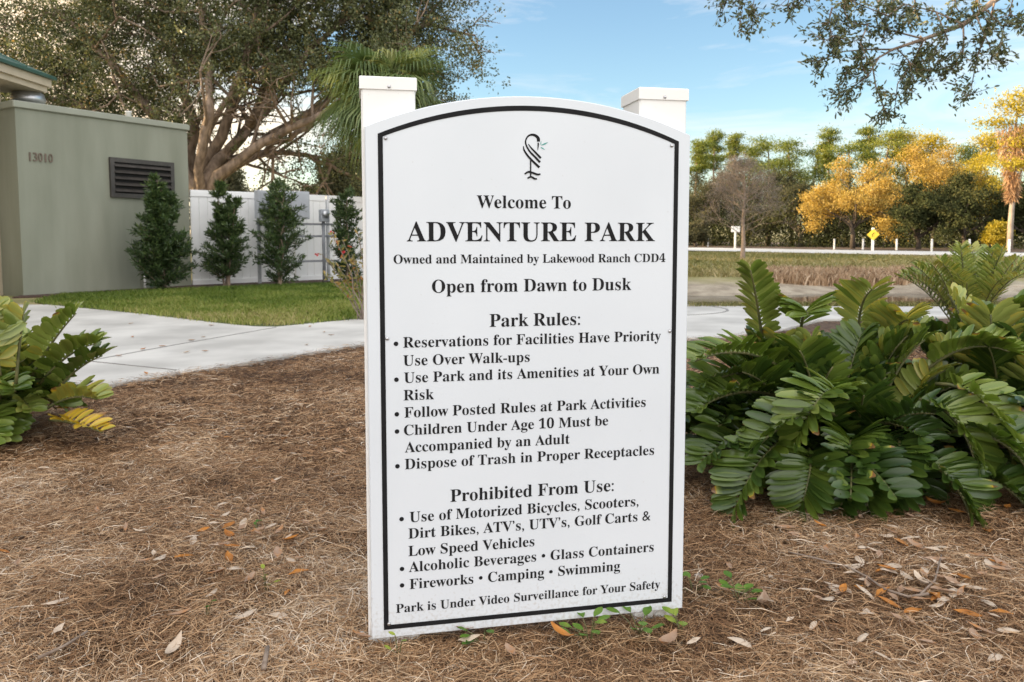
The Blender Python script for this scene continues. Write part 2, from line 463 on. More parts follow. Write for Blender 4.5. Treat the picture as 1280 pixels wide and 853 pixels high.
# road beyond the pond
road_n = [(-60, 84), (-20, 62), (10.2, 44.5), (14.8, 36.5), (19.9, 29.8), (32, 18), (44, 8)]
road_f = [(56, 16), (44, 24), (25.4, 37.6), (19.5, 47), (13.9, 57), (-14, 74), (-56, 97)]
V = [(x, y, .19) for x, y in road_n + road_f]
me = bpy.data.meshes.new('road'); me.from_pydata(V, [], [(0, 1, 12, 13), (1, 2, 11, 12), (2, 3, 10, 11), (3, 4, 9, 10), (4, 5, 8, 9), (5, 6, 7, 8)]); me.update()
tag(link_mesh('road', me, M['road']), kind='structure')

V = [(x, y, .20) for x, y in ((60, 19), (44, 26.5), (25.6, 39.5), (19.6, 49), (14, 59), (-14, 76), (-10, 120), (40, 120), (90, 60))]
me = bpy.data.meshes.new('forest_floor'); me.from_pydata(V, [], [tuple(range(9))]); me.update()
tag(link_mesh('forest_floor', me, M['litter']), kind='structure')
# concrete path that runs behind the sign
def G2(u, v): return tuple(gp(u, v)[:2])
path = [(-8.2, 3.4), (-4.4, 4.45), G2(130, 484), G2(330, 452), G2(460, 431), (.2, 6.75), (1.9, 7.0), (2.75, 7.7), (3.5, 8.6), (5.4, 9.0), (8.2, 9.2), (8.2, 10.3), (5.4, 10.25), (2.75, 10.35), (1.0, 11.6), (-.2, 11.6), (-.7, 10.4), G2(500, 396), G2(455, 399.5), G2(395, 405), G2(345, 410), G2(318, 409.5), G2(280, 406), G2(180, 394), G2(60, 382), (-7.9, 10.6), (-8.2, 10.6)]
tag(MB().slab(path, -.16, .012).build('footpath', M['concrete']), kind='structure')
def joint(name, pts, w=.012):
    mb = MB()
    for a, c in zip(pts[:-1], pts[1:]):
        a, c = np.array(a), np.array(c); t = (c - a) / np.linalg.norm(c - a); s = np.array([-t[1], t[0]]) * w / 2
        mb.slab([tuple(a - s), tuple(c - s), tuple(c + s), tuple(a + s)], .0125, .0165)
    return tag(mb.build(name, M['joint']), kind='structure')
joint('path_joint', [G2(60, 463), G2(124, 451), G2(220, 433), G2(345, 411)])
joint('path_joint', [G2(113, 454), G2(220, 465)])
joint('path_joint', [G2(455, 431), G2(500, 398)])
joint('path_joint', [tuple(np.array([1.75, 9.9]) + np.array([math.cos(w), math.sin(w)]) * [1.05, .85]) for w in np.linspace(-2.2, 2.4, 18)], .03)

# ------------------------------------------------------------------ mulch bed of pine straw
edge_l = [np.array(G2(u, v)) for u, v in ((-260, 500), (60, 497), (130, 484), (330, 452), (460, 431))]
front_edge = np.array([(-9, 3.0), (-4.4, 4.4), *edge_l[2:], (.2, 6.7), (1.9, 6.95), (2.75, 7.65), (3.5, 8.55), (5.4, 8.95), (9, 9.1)])
def in_bed(x, y, slack=0.0):
    return (y < np.interp(x, front_edge[:, 0], front_edge[:, 1]) + slack) & (x > -6) & (x < 8) & (y > -.5)
def bed_z(x, y):
    calm = 1 - .75 * np.exp(-((x - .06) ** 2 / .3 + (y - 1.75) ** 2 / .12))
    z = -.020 + calm * (.020 * vnoise(x * 1.7 + 9, y * 1.7, 3) + .013 * vnoise(x * 5, y * 5, 4) + .005 * vnoise(x * 17, y * 17, 5))
    z = z + .05 * np.exp(-((x - 1.75) ** 2 + (y - 3.3) ** 2) / 1.2)
    e = np.interp(x, front_edge[:, 0], front_edge[:, 1]) - y
    return z * np.clip(e / .12, 0.2, 1)
bed = link_mesh('mulch_bed', grid_mesh('mulch_bed', np.linspace(-6, 8, 260), np.linspace(-.5, 9.1, 200), bed_z, lambda x, y: in_bed(x, y)), M['mulch'], smooth=True)
tag(bed, kind='structure')

def ribbons(n, x, y, z, L, W, tilt, az, bend, tone):
    """curved three-piece needles lying on the bed"""
    t = np.array([-.5, -.17, .17, .5])
    ca, sa = np.cos(az), np.sin(az)
    V = np.zeros((n, 4, 2, 3), np.float32)
    for i, q in enumerate(t):
        s = q * L
        off = bend * L * (.25 - q * q) * 2
        cxp = x + ca * s - sa * off
        cyp = y + sa * s + ca * off
        czp = z + tilt * s + .012 * (1 - 4 * q * q) * rng.random(n)
        wx, wy = -sa * W / 2, ca * W / 2
        wz = W / 2 * rng.normal(0, .5, n)
        V[:, i, 0] = np.stack([cxp - wx, cyp - wy, czp - wz], -1)
        V[:, i, 1] = np.stack([cxp + wx, cyp + wy, czp + wz], -1)
    b = (np.arange(n) * 8)[:, None, None]
    q = np.array([[0, 1, 3, 2], [2, 3, 5, 4], [4, 5, 7, 6]])[None]
    return V.reshape(-1, 3), (b + q).reshape(-1, 4), np.repeat(tone, 8)

def straw(name, n, ymin, ymax, xr, Lr, Wr):
    y = ymin + (ymax - ymin) * rng.random(n * 3) ** 1.25
    x = (rng.random(n * 3) * 2 - 1) * (xr[0] + xr[1] * y)
    k = in_bed(x, y, .1) & ~((np.hypot((x - 1.9) / 1.0, (y - 3.5) / .75) < .7))
    x, y = x[k][:n], y[k][:n]
    n = len(x)
    az = rng.random(n) * math.pi * 2
    flow = vnoise(x * 1.3, y * 1.3, 21) * 2.2
    az = np.where(rng.random(n) < .2, flow + rng.normal(0, .6, n), az)
    L = rng.uniform(*Lr, n); W = rng.uniform(*Wr, n)
    patch = vnoise(x * 2.1 + 5, y * 2.1, 31) + .6 * vnoise(x * 6, y * 6 + 3, 32)
    tone = np.clip(.44 + .20 * patch + rng.normal(0, .27, n) - .05 * np.clip(y - 2, 0, 3), 0, 1)
    lift = rng.random(n) ** 3
    by_sign = np.exp(-((x - .06) ** 2 / .3 + (y - 1.75) ** 2 / .05))
    z = bed_z(x, y) + .003 + .030 * lift * (1 - .8 * by_sign)
    V, F, T = ribbons(n, x, y, z, L, W, rng.normal(0, .05, n), az, rng.normal(0, .6, n), tone)
    return tag(link_mesh(name, fast_mesh(name, V, 4, T, F), M['needles']), kind='stuff')
straw('pine_straw', 200000, 1.05, 3.4, (.45, .80), (.035, .125), (.0007, .0015))
straw('pine_straw', 130000, 3.2, 7.6, (.5, .85), (.05, .12), (.0014, .0026))

# ------------------------------------------------------------------ lawn by the utility building
lawn_poly = np.array([G2(44, 379), G2(60, 382), G2(180, 394), G2(280, 406), G2(318, 409.5), G2(345, 410), G2(395, 405), G2(455, 399.5), (-.75, 10.4), (-.3, 11.7), (-1.6, 14.4), (-3.1, 15.6), (-5.4, 13.9), (-6.4, 13.1), (-7.2, 12.2)])
def in_poly(x, y, P):
    ins = np.zeros(x.shape, bool)
    j = len(P) - 1
    for i in range(len(P)):
        c = ((P[i, 1] > y) != (P[j, 1] > y)) & (x < (P[j, 0] - P[i, 0]) * (y - P[i, 1]) / (P[j, 1] - P[i, 1] + 1e-12) + P[i, 0])
        ins ^= c; j = i
    return ins
M['lawnsoil'] = surf('lawn_soil', (.05, .07, .015), (.11, .12, .035), 5, .95, bump=.8, bscale=40, bdist=.03)
tag(MB().slab([tuple(p) for p in lawn_poly], -.16, .016).build('lawn', M['lawnsoil']), kind='structure')
tag(MB().slab([(-7.75, 11.75), (-7.1, 12.1), (-6.3, 13.0), (-5.3, 13.8), (-3.0, 15.5), (-1.5, 14.4), (-.8, 17), (-1.6, 19.5), (-6.3, 15.2), (-7.9, 12.3)], -.02, .022).build('shrub_bed', M['darkmulch']), kind='structure')

def blades(name, x, y, z, h, w, mat, tone, lean=.5):
    n = len(x)
    az = rng.random(n) * math.pi * 2
    ln = rng.normal(0, lean, (n, 2)) * h[:, None]
    b = np.stack([x, y, z], -1)
    s = np.stack([np.cos(az) * w / 2, np.sin(az) * w / 2, np.zeros(n)], -1)
    mid = b + np.stack([ln[:, 0] * .35, ln[:, 1] * .35, h * .6], -1)
    tip = b + np.stack([ln[:, 0], ln[:, 1], h], -1)
    V = np.stack([b - s, b + s, mid + s * .8, tip, mid - s * .8], 1)
    return tag(link_mesh(name, fast_mesh(name, V, 5, np.repeat(tone, 5)), mat), kind='stuff')

n = 200000
x = rng.uniform(-7.6, -.2, n); y = rng.uniform(8, 15.8, n)
k = in_poly(x + rng.normal(0, .05, n), y + rng.normal(0, .05, n), lawn_poly)
x, y = x[k][:75000], y[k][:75000]
n = len(x)
tone = np.clip(.42 + .28 * vnoise(x * 1.6, y * 1.6, 8) + rng.normal(0, .2, n) - .10 * (y - 10.5), 0, 1)
blades('lawn_grass', x, y, np.full(n, .014), rng.uniform(.03, .075, n), rng.uniform(.005, .010, n), M['grass'], tone)

# rough grass on both banks of the pond, reeds on the far one
n = 60000
x = rng.uniform(1.0, 30, n); y = 18.3 + 22.7 * rng.random(n) ** 1.6
k = (y < np.interp(x, [1, 10.2, 14.8, 19.9, 32], [49, 44.3, 36.3, 29.6, 17.8])) & (x < .74 * y)
x, y = x[k], y[k]; n = len(x)
blades('bank_grass', x, y, terrain(x, y), rng.uniform(.05, .16, n), rng.uniform(.012, .03, n), M['bankgrass'], np.clip(.56 + .3 * vnoise(x * .35, y * .5, 6) + rng.normal(0, .18, n), 0, 1), .7)
n = 12000
x = rng.uniform(1.4, 10, n); y = rng.uniform(10.25, 10.95, n)
blades('bank_grass', x, y, terrain(x, y), rng.uniform(.03, .09, n), rng.uniform(.005, .012, n), M['bankgrass'], np.clip(.4 + rng.normal(0, .25, n), 0, 1), .7)
n = 9000
x = rng.uniform(5.9, 11.2, n); y = rng.uniform(17.6, 19.2, n)
dens = vnoise(x * 1.4, y * 1.2, 14) + .5 * vnoise(x * 4, y * 3, 15)
k = dens > -.15 - .5 * ((x > 6.2) & (x < 10.0))
x, y = x[k], y[k]; n = len(x)
blades('dry_reeds', x, y, terrain(x, y), rng.uniform(.10, .30, n), rng.uniform(.02, .055, n), M['reed'], np.clip(.5 + rng.normal(0, .25, n), 0, 1), .35)

# ------------------------------------------------------------------ THE SIGN
TH = R(11.20)
SIGN_D = 1.7242
sn = np.array([math.sin(TH), -math.cos(TH), 0]); se = np.array([math.cos(TH), math.sin(TH), 0])
s0 = -SIGN_D * sn
sign = empty('park_sign', (s0[0], s0[1], 0), TH, 'white arched park rules sign on two square posts, standing in pine straw', 'sign')
def sp(u, v):
    """photo pixel -> x, z on the sign's face"""
    r = ray(u, v); P = r * (-SIGN_D / (r @ sn))
    return float((P - s0) @ se), float(P[2] + CAM_H)

def arch(x0, x1, z0, zs, za, seg=40):
    """outline counter-clockwise: bottom left, bottom right, then the arc from right to left"""
    w, h = (x1 - x0) / 2, za - zs
    rad = (w * w + h * h) / (2 * h); cx, cz = (x0 + x1) / 2, za - rad
    a = math.asin(w / rad)
    return [(x0, z0), (x1, z0)] + [(cx + rad * math.sin(t), cz + rad * math.cos(t)) for t in np.linspace(a, -a, seg)]
PX0, PX1, PZ0, PZS, PZA = .011, .777, .018, 1.189, 1.267
# board with a small eased edge
outer = arch(PX0, PX1, PZ0, PZS, PZA); inner = arch(PX0 + .002, PX1 - .002, PZ0 + .002, PZS - .001, PZA - .002)
mb = MB(); n = len(outer)
Vv = [(x, 0, z) for x, z in inner] + [(x, .002, z) for x, z in outer] + [(x, .020, z) for x, z in outer]
Ff = [tuple(range(n))] + [(i, i + n, (i + 1) % n + n, (i + 1) % n) for i in range(n)] + [(i + n, i + 2 * n, (i + 1) % n + 2 * n, (i + 1) % n + n) for i in range(n)] + [tuple(reversed(range(2 * n, 3 * n)))]
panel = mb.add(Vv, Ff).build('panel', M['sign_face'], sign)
# black line
bo = arch(.039, .7475, .0385, 1.1735, 1.2455); bi = arch(.0500, .7365, .0495, 1.1675, 1.2340)
mb = MB(); n = len(bo)
Vv = [(x, -.0008, z) for x, z in bo] + [(x, -.0008, z) for x, z in bi]
mb.add(Vv, [(i, (i + 1) % n, (i + 1) % n + n, i + n) for i in range(n)])
mb.build('border_line', M['ink'], panel)

def bold(s):
    o = ''
    for c in s:
        if 'A' <= c <= 'Z': o += chr(0x1D400 + ord(c) - 65)
        elif 'a' <= c <= 'z': o += chr(0x1D41A + ord(c) - 97)
        elif '0' <= c <= '9': o += chr(0x1D7CE + ord(c) - 48)
        else: o += c
    return o

def text_mesh(s, name, sans=False, offset=0.0):
    c = bpy.data.curves.new(name, 'FONT')
    c.body = s if sans else bold(s)
    c.size = 1; c.resolution_u = 4; c.offset = offset
    o = bpy.data.objects.new(name, c)
    COL.objects.link(o)
    dg = bpy.context.evaluated_depsgraph_get()
    me = bpy.data.meshes.new_from_object(o.evaluated_get(dg))
    bpy.data.objects.remove(o); bpy.data.curves.remove(c)
    P = np.zeros(len(me.vertices) * 3, np.float32); me.vertices.foreach_get('co', P)
    return me, P.reshape(-1, 3)

LINES = [  # words, left pixel, right pixel, baseline left, baseline right
    ("Welcome To", 596, 713.5, 260.3, 260.8), ("ADVENTURE PARK", 508.5, 818.5, 301.9, 301.6),
    ("Owned and Maintained by Lakewood Ranch CDD4", 492, 831.5, 329.4, 328.0), ("Open from Dawn to Dusk", 540, 789, 366, 362.8),
    ("Park Rules:", 612, 725, 409, 406), ("Reservations for Facilities Have Priority", 504, 826, 434.7, 426),
    ("Use Over Walk-ups", 504, 662, 456.9, 452.8), ("Use Park and its Amenities at Your Own", 505, 824, 478.6, 467.2),
    ("Risk", 504.5, 542.5, 500.6, 499.2), ("Follow Posted Rules at Park Activities", 505.5, 807, 522, 508.8),
    ("Children Under Age 10 Must be", 505, 760, 544, 532), ("Accompanied by an Adult", 506, 712, 565.4, 555),
    ("Dispose of Trash in Proper Receptacles", 506, 817.5, 587.2, 568.2), ("Prohibited From Use:", 563, 767, 627, 614.3),
    ("Use of Motorized Bicycles, Scooters,", 512, 798, 652.8, 632.5), ("Dirt Bikes, ATV’s, UTV’s, Golf Carts &", 510.5, 813, 673.5, 650.5),
    ("Low Speed Vehicles", 510.5, 668, 695, 683), ("Alcoholic Beverages • Glass Containers", 511, 817, 715.5, 689),
    ("Fireworks • Camping • Swimming", 512, 775, 736, 713.6), ("Park is Under Video Surveillance for Your Safety", 495, 825, 765.4, 736)]
for words, ul, ur, vl, vr in LINES:
    me, P = text_mesh(words, 'lettering')
    (xl, zl), (xr, zr) = sp(ul, vl), sp(ur, vr)
    s = (xr - xl) / (P[:, 0].max() - P[:, 0].min())
    z = (zl + zr) / 2
    Q = np.stack([xl + (P[:, 0] - P[:, 0].min()) * s, np.full(len(P), -.0007), z + P[:, 1] * s], -1)
    me.vertices.foreach_set('co', Q.astype(np.float32).ravel()); me.update()
    link_mesh('lettering', me, M['ink'], panel)
for u, v in ((495, 430), (495.5, 474.8), (496, 518), (496.3, 539.5), (496.8, 583), (502, 649), (502.5, 711.3), (502.6, 731.8)):
    xx, zz = sp(u, v)
    MB().add([(xx + .0052 * math.cos(w), -.0007, zz + .0052 * math.sin(w)) for w in np.linspace(0, 2 * math.pi, 25)[:-1]], [tuple(range(24))]).build('bullet', M['ink'], panel)

# the wading bird emblem, drawn as strokes of changing width
def stroke(mb, pts, ws, y):
    pts = [np.array(sp(620 + a / 7.758, 150 + b_ / 7.758)) for a, b_ in pts]
    t = np.linspace(0, len(pts) - 1, (len(pts) - 1) * 6 + 1)
    def cr(q):
        i = min(int(q), len(pts) - 2); f = q - i
        p0, p1, p2, p3 = pts[max(i - 1, 0)], pts[i], pts[i + 1], pts[min(i + 2, len(pts) - 1)]
        return .5 * (2 * p1 + (p2 - p0) * f + (2 * p0 - 5 * p1 + 4 * p2 - p3) * f * f + (3 * p1 - p0 - 3 * p2 + p3) * f ** 3)
    C = np.array([cr(q) for q in t]); W = np.interp(t, range(len(ws)), ws) * .000242 * .5
    T = np.gradient(C, axis=0); T /= np.linalg.norm(T, axis=1)[:, None] + 1e-12
    N = np.stack([-T[:, 1], T[:, 0]], -1)
    A, B = C + N * W[:, None], C - N * W[:, None]
    k = len(C)
    mb.add([(p[0], y, p[1]) for p in A] + [(p[0], y, p[1]) for p in B], [(i, i + k, i + k + 1, i + 1) for i in range(k - 1)])
mb = MB()
stroke(mb, [(412, 212), (408, 178), (380, 152), (345, 145), (310, 160), (288, 200), (292, 245), (325, 305), (375, 358), (427, 412)], [30, 30, 26, 20, 15, 13, 15, 18, 20, 22], -.0007)
stroke(mb, [(264, 255), (274, 298), (310, 352), (365, 410), (420, 462)], [6, 16, 20, 21, 24], -.0009)
stroke(mb, [(312, 234), (340, 272), (385, 320), (434, 372)], [5, 14, 18, 22], -.0011)
stroke(mb, [(409, 222), (408, 255), (404, 296)], [15, 12, 3], -.0010)
stroke(mb, [(335, 372), (335, 460), (335, 556)], [13, 13, 13], -.0012)
stroke(mb, [(276, 526), (315, 505), (360, 516), (400, 530), (430, 526)], [12, 19, 19, 19, 14], -.0014)
stroke(mb, [(304, 568), (338, 553), (370, 570), (396, 573)], [12, 18, 18, 13], -.0016)
emblem = mb.build('emblem', M['ink'], panel)
mb = MB()
stroke(mb, [(436, 246), (434, 228), (440, 206)], [2, 8, 1], -.0007)
stroke(mb, [(440, 246), (470, 234), (502, 218)], [3, 14, 2], -.0009)
stroke(mb, [(432, 264), (450, 276), (472, 290)], [2, 11, 2], -.0011)
mb.build('emblem_sprig', M['leaf_ink'], panel)

def screw(parent, x, y, z, r=.0042):
    mb = MB()
    prof = [(r, 0), (r, .0012), (r * .75, .0024), (r * .3, .003)]
    V = [(x + q * math.cos(2 * math.pi * k / 12), y - h, z + q * math.sin(2 * math.pi * k / 12)) for q, h in prof for k in range(12)]
    F = [(i * 12 + k, i * 12 + (k + 1) % 12, (i + 1) * 12 + (k + 1) % 12, (i + 1) * 12 + k) for i in range(3) for k in range(12)] + [tuple(range(36, 48))]
    mb.add(V, F)
    return mb.build('screw', M['steel'], parent, True)
for u, v in ((482, 173), (839.6, 182.4), (484, 423.5), (837, 414.2), (486.3, 780), (830.5, 746)):
    xx, zz = sp(u, v); screw(panel, xx, -.0004, zz)

def post(x0):
    w, y0 = .120, .0215
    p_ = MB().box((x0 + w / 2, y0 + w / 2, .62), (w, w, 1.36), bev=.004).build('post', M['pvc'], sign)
    c = .127; cx_, cy_ = x0 + w / 2, y0 + w / 2
    mb = MB(); h = c / 2; zb, zt, za = 1.274, 1.299, 1.306
    q = [(-h, -h), (h, -h), (h, h), (-h, h)]
    V = [(cx_ + a, cy_ + b_, zb) for a, b_ in q] + [(cx_ + a, cy_ + b_, zt) for a, b_ in q] + [(cx_ + a * .97, cy_ + b_ * .97, zt + .003) for a, b_ in q] + [(cx_ + a * .2, cy_ + b_ * .2, za) for a, b_ in q]
    F = [(3, 2, 1, 0), (12, 13, 14, 15)]
    for r_ in range(3):
        F += [(r_ * 4 + i, r_ * 4 + (i + 1) % 4, r_ * 4 + 4 + (i + 1) % 4, r_ * 4 + 4 + i) for i in range(4)]
    cap = mb.add(V, F).build('post_cap', M['pvc'], p_)
    screw(cap, cx_ + .002, cy_ - h, zb + .006, .0038)
post(.004); post(.656)

# ------------------------------------------------------------------ UTILITY BUILDING (sage green)
A0 = np.array([-7.80, 12.10]); ux = np.array([.522, .853]); uy = np.array([-.853, .522]); BW, BH, BD = 3.05, 2.98, 3.0
ang = math.atan2(ux[1], ux[0])
ub = empty('utility_building', (A0[0], A0[1], 0), ang, 'sage green flat roofed block with house number and louvred vent', 'building')
MB().box((BW / 2, BD / 2, BH / 2 - .1), (BW, BD, BH + .2)).build('wall', M['sage'], ub)
MB().box((BW / 2, BD / 2, BH + .055), (BW + .08, BD + .08, .11), bev=.012).build('coping', M['sage_trim'], ub)
def wall_x(u, v):
    """pixel -> local x, z on the front wall"""
    r = ray(u, v); nn = np.array([uy[0], uy[1], 0]); a0 = np.array([A0[0], A0[1], 0])
    t = ((a0 - [0, 0, 0]) @ nn) / (r @ nn); P = r * t
    return float((P[:2] - A0) @ ux), float(P[2] + CAM_H)
(x0, za), (x1, zb) = wall_x(135.5, 196.5), wall_x(217, 248)
z1, z0 = za, wall_x(136, 246.5)[1]
vent = MB()
fw = .075
for (a, b_, c, d) in ((x0, x0 + fw, z0, z1), (x1 - fw, x1, z0, z1), (x0 + fw, x1 - fw, z0, z0 + fw), (x0 + fw, x1 - fw, z1 - fw, z1)):
    vent.box(((a + b_) / 2, -.02, (c + d) / 2), (b_ - a, .06, d - c))
vent = vent.build('louvre_vent', M['bronze'], ub)
MB().box(((x0 + x1) / 2, -.012, (z0 + z1) / 2), (x1 - x0 - .02, .016, z1 - z0 - .02)).build('vent_gap_shade', M['black'], vent)  # black sheet put in as the shade between the slats
ns = 5
for i in range(ns):
    zc = z0 + fw + (z1 - z0 - 2 * fw) * (i + .5) / ns
    h = (z1 - z0 - 2 * fw) / ns
    ax_ = ((1, 0, 0), (0, math.cos(.75), math.sin(.75)), (0, -math.sin(.75), math.cos(.75)))
    MB().box(((x0 + x1) / 2, -.045, zc), (x1 - x0 - 2 * fw - .004, h * .74, .008), ax_).build('vent_slat', M['bronze'], vent)
xs_ = [wall_x(u, 197)[0] for u in (33.8, 66)]
zc = wall_x(50, 202.5)[1]; zt = wall_x(50, 190.8)[1]
me, P = text_mesh('13010', 'tmp', True, .02)
bpy.data.meshes.remove(me)
tot = P[:, 0].max() - P[:, 0].min(); ps = (xs_[1] - xs_[0]) / tot; zs = (zt - zc) / (P[:, 1].max() - P[:, 1].min())
xcur = 0.0
for i, ch in enumerate('13010'):
    me, Q = text_mesh(ch, 'house_number', True, .0)
    cell = (xs_[1] - xs_[0]) / 5
    wch = Q[:, 0].max() - Q[:, 0].min()
    sc_ = min(cell * .82 / wch, zs * 1.1)
    xx = xs_[0] + cell * (i + .5) + (Q[:, 0] - (Q[:, 0].max() + Q[:, 0].min()) / 2) * sc_
    me.vertices.foreach_set('co', np.stack([xx, np.full(len(Q), -.018), zc + (Q[:, 1] - Q[:, 1].min()) * zs], -1).astype(np.float32).ravel()); me.update()
    o = link_mesh('house_number', me, M['number'], ub)
    sol = o.modifiers.new('solid', 'SOLIDIFY'); sol.thickness = .016; sol.offset = -1
MB().tube([(2.05, -.05, -.05), (2.05, -.05, .42)], .022, 10).build('drain_pipe', M['pvc'], ub, True)
dv = MB().lathe((.75, 1.1, BH + .11), [(.10, 0), (.10, .16), (.25, .17), (.27, .22), (.24, .32), (.15, .39), (.04, .42)], 24).build('roof_vent_dome', M['galv'], ub, True)
MB().lathe((2.1, .35, BH + .11), [(.05, 0), (.05, .13), (.06, .135), (.06, .15)], 14).build('vent_pipe', M['pvc'], ub, True)

# ------------------------------------------------------------------ PAVILION (mostly out of the frame on the left)
pv = empty('park_pavilion', (-14.25, 3.45, 0), 0, 'beige park pavilion with green metal hip roof beyond left edge', 'building')
X, Y = 5.9, 9.15
MB().box((0, 0, 1.7), (2 * X, 2 * Y, 3.8)).build('wall', M['beige'], pv)
ov, ze, zr = .55, 3.62, 6.6
ex_, ey_ = X + ov - .15, Y + .75
MB().box((0, 0, ze - .14), (2 * ex_ - .1, 2 * ey_ - .1, .10)).build('soffit', M['soffit'], pv)
MB().box((0, 0, ze - .03), (2 * ex_, 2 * ey_, .13)).build('fascia', M['soffit'], pv)
rb = [(-ex_ - .06, -ey_ - .06, ze + .037), (ex_ + .06, -ey_ - .06, ze + .037), (ex_ + .06, ey_ + .06, ze + .037), (-ex_ - .06, ey_ + .06, ze + .037)]
V = rb + [(x_, y_, z_ + .05) for x_, y_, z_ in rb] + [(0, -ey_ + ex_, zr), (0, ey_ - ex_, zr)]
roof = MB().add(V, [(3, 2, 1, 0), (0, 1, 5, 4), (1, 2, 6, 5), (2, 3, 7, 6), (3, 0, 4, 7), (4, 5, 8), (5, 6, 9, 8), (6, 7, 9), (7, 4, 8, 9)]).build('roof', M['green_roof'], pv)
mb = MB()
for k in range(1, 26):
    yy = -ey_ + 2 * ey_ * k / 26
    m_ = min(1, (ey_ - abs(yy)) / ex_)
    mb.tube([(ex_ + .06, yy, ze + .10), (ex_ + .06 - (ex_ + .06) * m_, yy, ze + .10 + (zr - ze - .09) * m_)], .018, 5)
mb.build('roof_seam', M['green_roof'], roof)

# ------------------------------------------------------------------ VINYL FENCE
F0 = np.array([-6.235, 14.80]); F1 = np.array([-1.35, 19.35])
fl = np.linalg.norm(F1 - F0); fd = (F1 - F0) / fl
fence = empty('vinyl_fence', (F0[0], F0[1], 0), math.atan2(fd[1], fd[0]), 'white vinyl privacy fence running behind the columnar shrubs', 'fence')
np_ = 3
seg = fl / np_
for i in range(1, np_ + 1):
    p_ = MB().box((i * seg, 0, .9), (.13, .13, 1.96), bev=.006).build('post', M['fence_white'], fence)
    MB().box((i * seg, 0, 1.905), (.15, .15, .05), bev=.012).build('post_cap', M['fence_white'], p_)
for i in range(np_):
    a, c = (i * seg + .067 if i else .0), (i + 1) * seg - .067
    MB().box(((a + c) / 2, 0, 1.80), (c - a, .06, .13), bev=.006).build('top_rail', M['fence_white'], fence)
    MB().box(((a + c) / 2, 0, .04), (c - a, .06, .16), bev=.006).build('bottom_rail', M['fence_white'], fence)
    mb = MB(); nb_ = max(1, round((c - a) / .16)); w_ = (c - a) / nb_
    for k in range(nb_):
        mb.box((a + (k + .5) * w_, 0, .925), (w_ - .004, .03, 1.62), bev=.004)
    mb.build('panel', M['fence_white'], fence)

# electrical rack in front of the fence
rk = empty('electrical_rack', (0, 0, 0), 0, 'grey electrical cabinet on a rack with conduit in front of white fence', 'electrical box')
c0 = at(353, 258, 15.5); rax = np.array([fd[0], fd[1], 0])
rk.location = (c0[0], c0[1], 0); rk.rotation_euler = (0, 0, math.atan2(fd[1], fd[0]) - .12)
cb = MB().box((0, 0, 1.60), (1.05, .26, .56), bev=.01).build('cabinet', M['greybox'], rk)
MB().box((0, -.137, 1.60), (.98, .012, .49), bev=.003).build('cabinet_door', M['greybox'], cb)
MB().box((.40, -.155, 1.58), (.03, .03, .10), bev=.004).build('handle', M['conduit'], cb)
for xx in (-.46, 1.0):
    MB().box((xx, .10, .9), (.06, .06, 1.85), bev=.004).build('rack_post', M['galv'], rk)
for zz in (1.22, .97, .45):
    MB().box((.35, .05, zz), (1.75, .042, .042)).build('rail', M['conduit'], rk)
MB().tube([(.86, -.01, -.05), (.86, -.01, 1.30)], .035, 10).build('conduit', M['conduit'], rk, True)
mt = MB().box((.86, -.06, 1.40), (.19, .14, .26), bev=.012).build('meter_box', M['greybox'], rk)
V = []
mb = MB(); prof = [(.075, 0), (.075, .05), (.06, .07), (.02, .08)]
mb.add([(.86 + r_ * math.cos(2 * math.pi * k / 18), -.13 - h_, 1.43 + r_ * math.sin(2 * math.pi * k / 18)) for r_, h_ in prof for k in range(18)],
       [(i * 18 + k, i * 18 + (k + 1) % 18, (i + 1) * 18 + (k + 1) % 18, (i + 1) * 18 + k) for i in range(3) for k in range(18)] + [tuple(range(54, 72))])
mb.build('meter_dial', M['galv'], mt, True)

# ------------------------------------------------------------------ foliage helpers
def unit(v):
    return v / (np.linalg.norm(v, axis=-1, keepdims=True) + 1e-9)

def leaf_cloud(P, L, W, D=None, flat=.0, six=False):
    """one small leaf at each point; D = leaf directions"""
    n = len(P)
    D = unit(rng.normal(0, 1, (n, 3))) if D is None else unit(D)
    N = rng.normal(0, 1, (n, 3)); N[:, 2] += flat
    S = unit(np.cross(D, N)); 
    L = np.broadcast_to(L, n)[:, None]; W = np.broadcast_to(W, n)[:, None]
    if six:
        Up = np.cross(S, D)
        return np.stack([P, P + D * L * .3 + S * W * .45 + Up * W * .1, P + D * L * .7 + S * W * .4 + Up * W * .1, P + D * L, P + D * L * .7 - S * W * .4 + Up * W * .1, P + D * L * .3 - S * W * .45 + Up * W * .1], 1), 6
    return np.stack([P, P + D * L * .5 + S * W * .5, P + D * L, P + D * L * .5 - S * W * .5], 1), 4

def foliage(name, P, L, W, mat, parent, D=None, tone=None, flat=0., six=False):
    V, k = leaf_cloud(P, L, W, D, flat, six)
    n = len(P)
    tone = np.clip(.5 + rng.normal(0, .22, n), 0, 1) if tone is None else tone
    return link_mesh(name, fast_mesh(name, V, k, np.repeat(tone, k)), mat, parent)

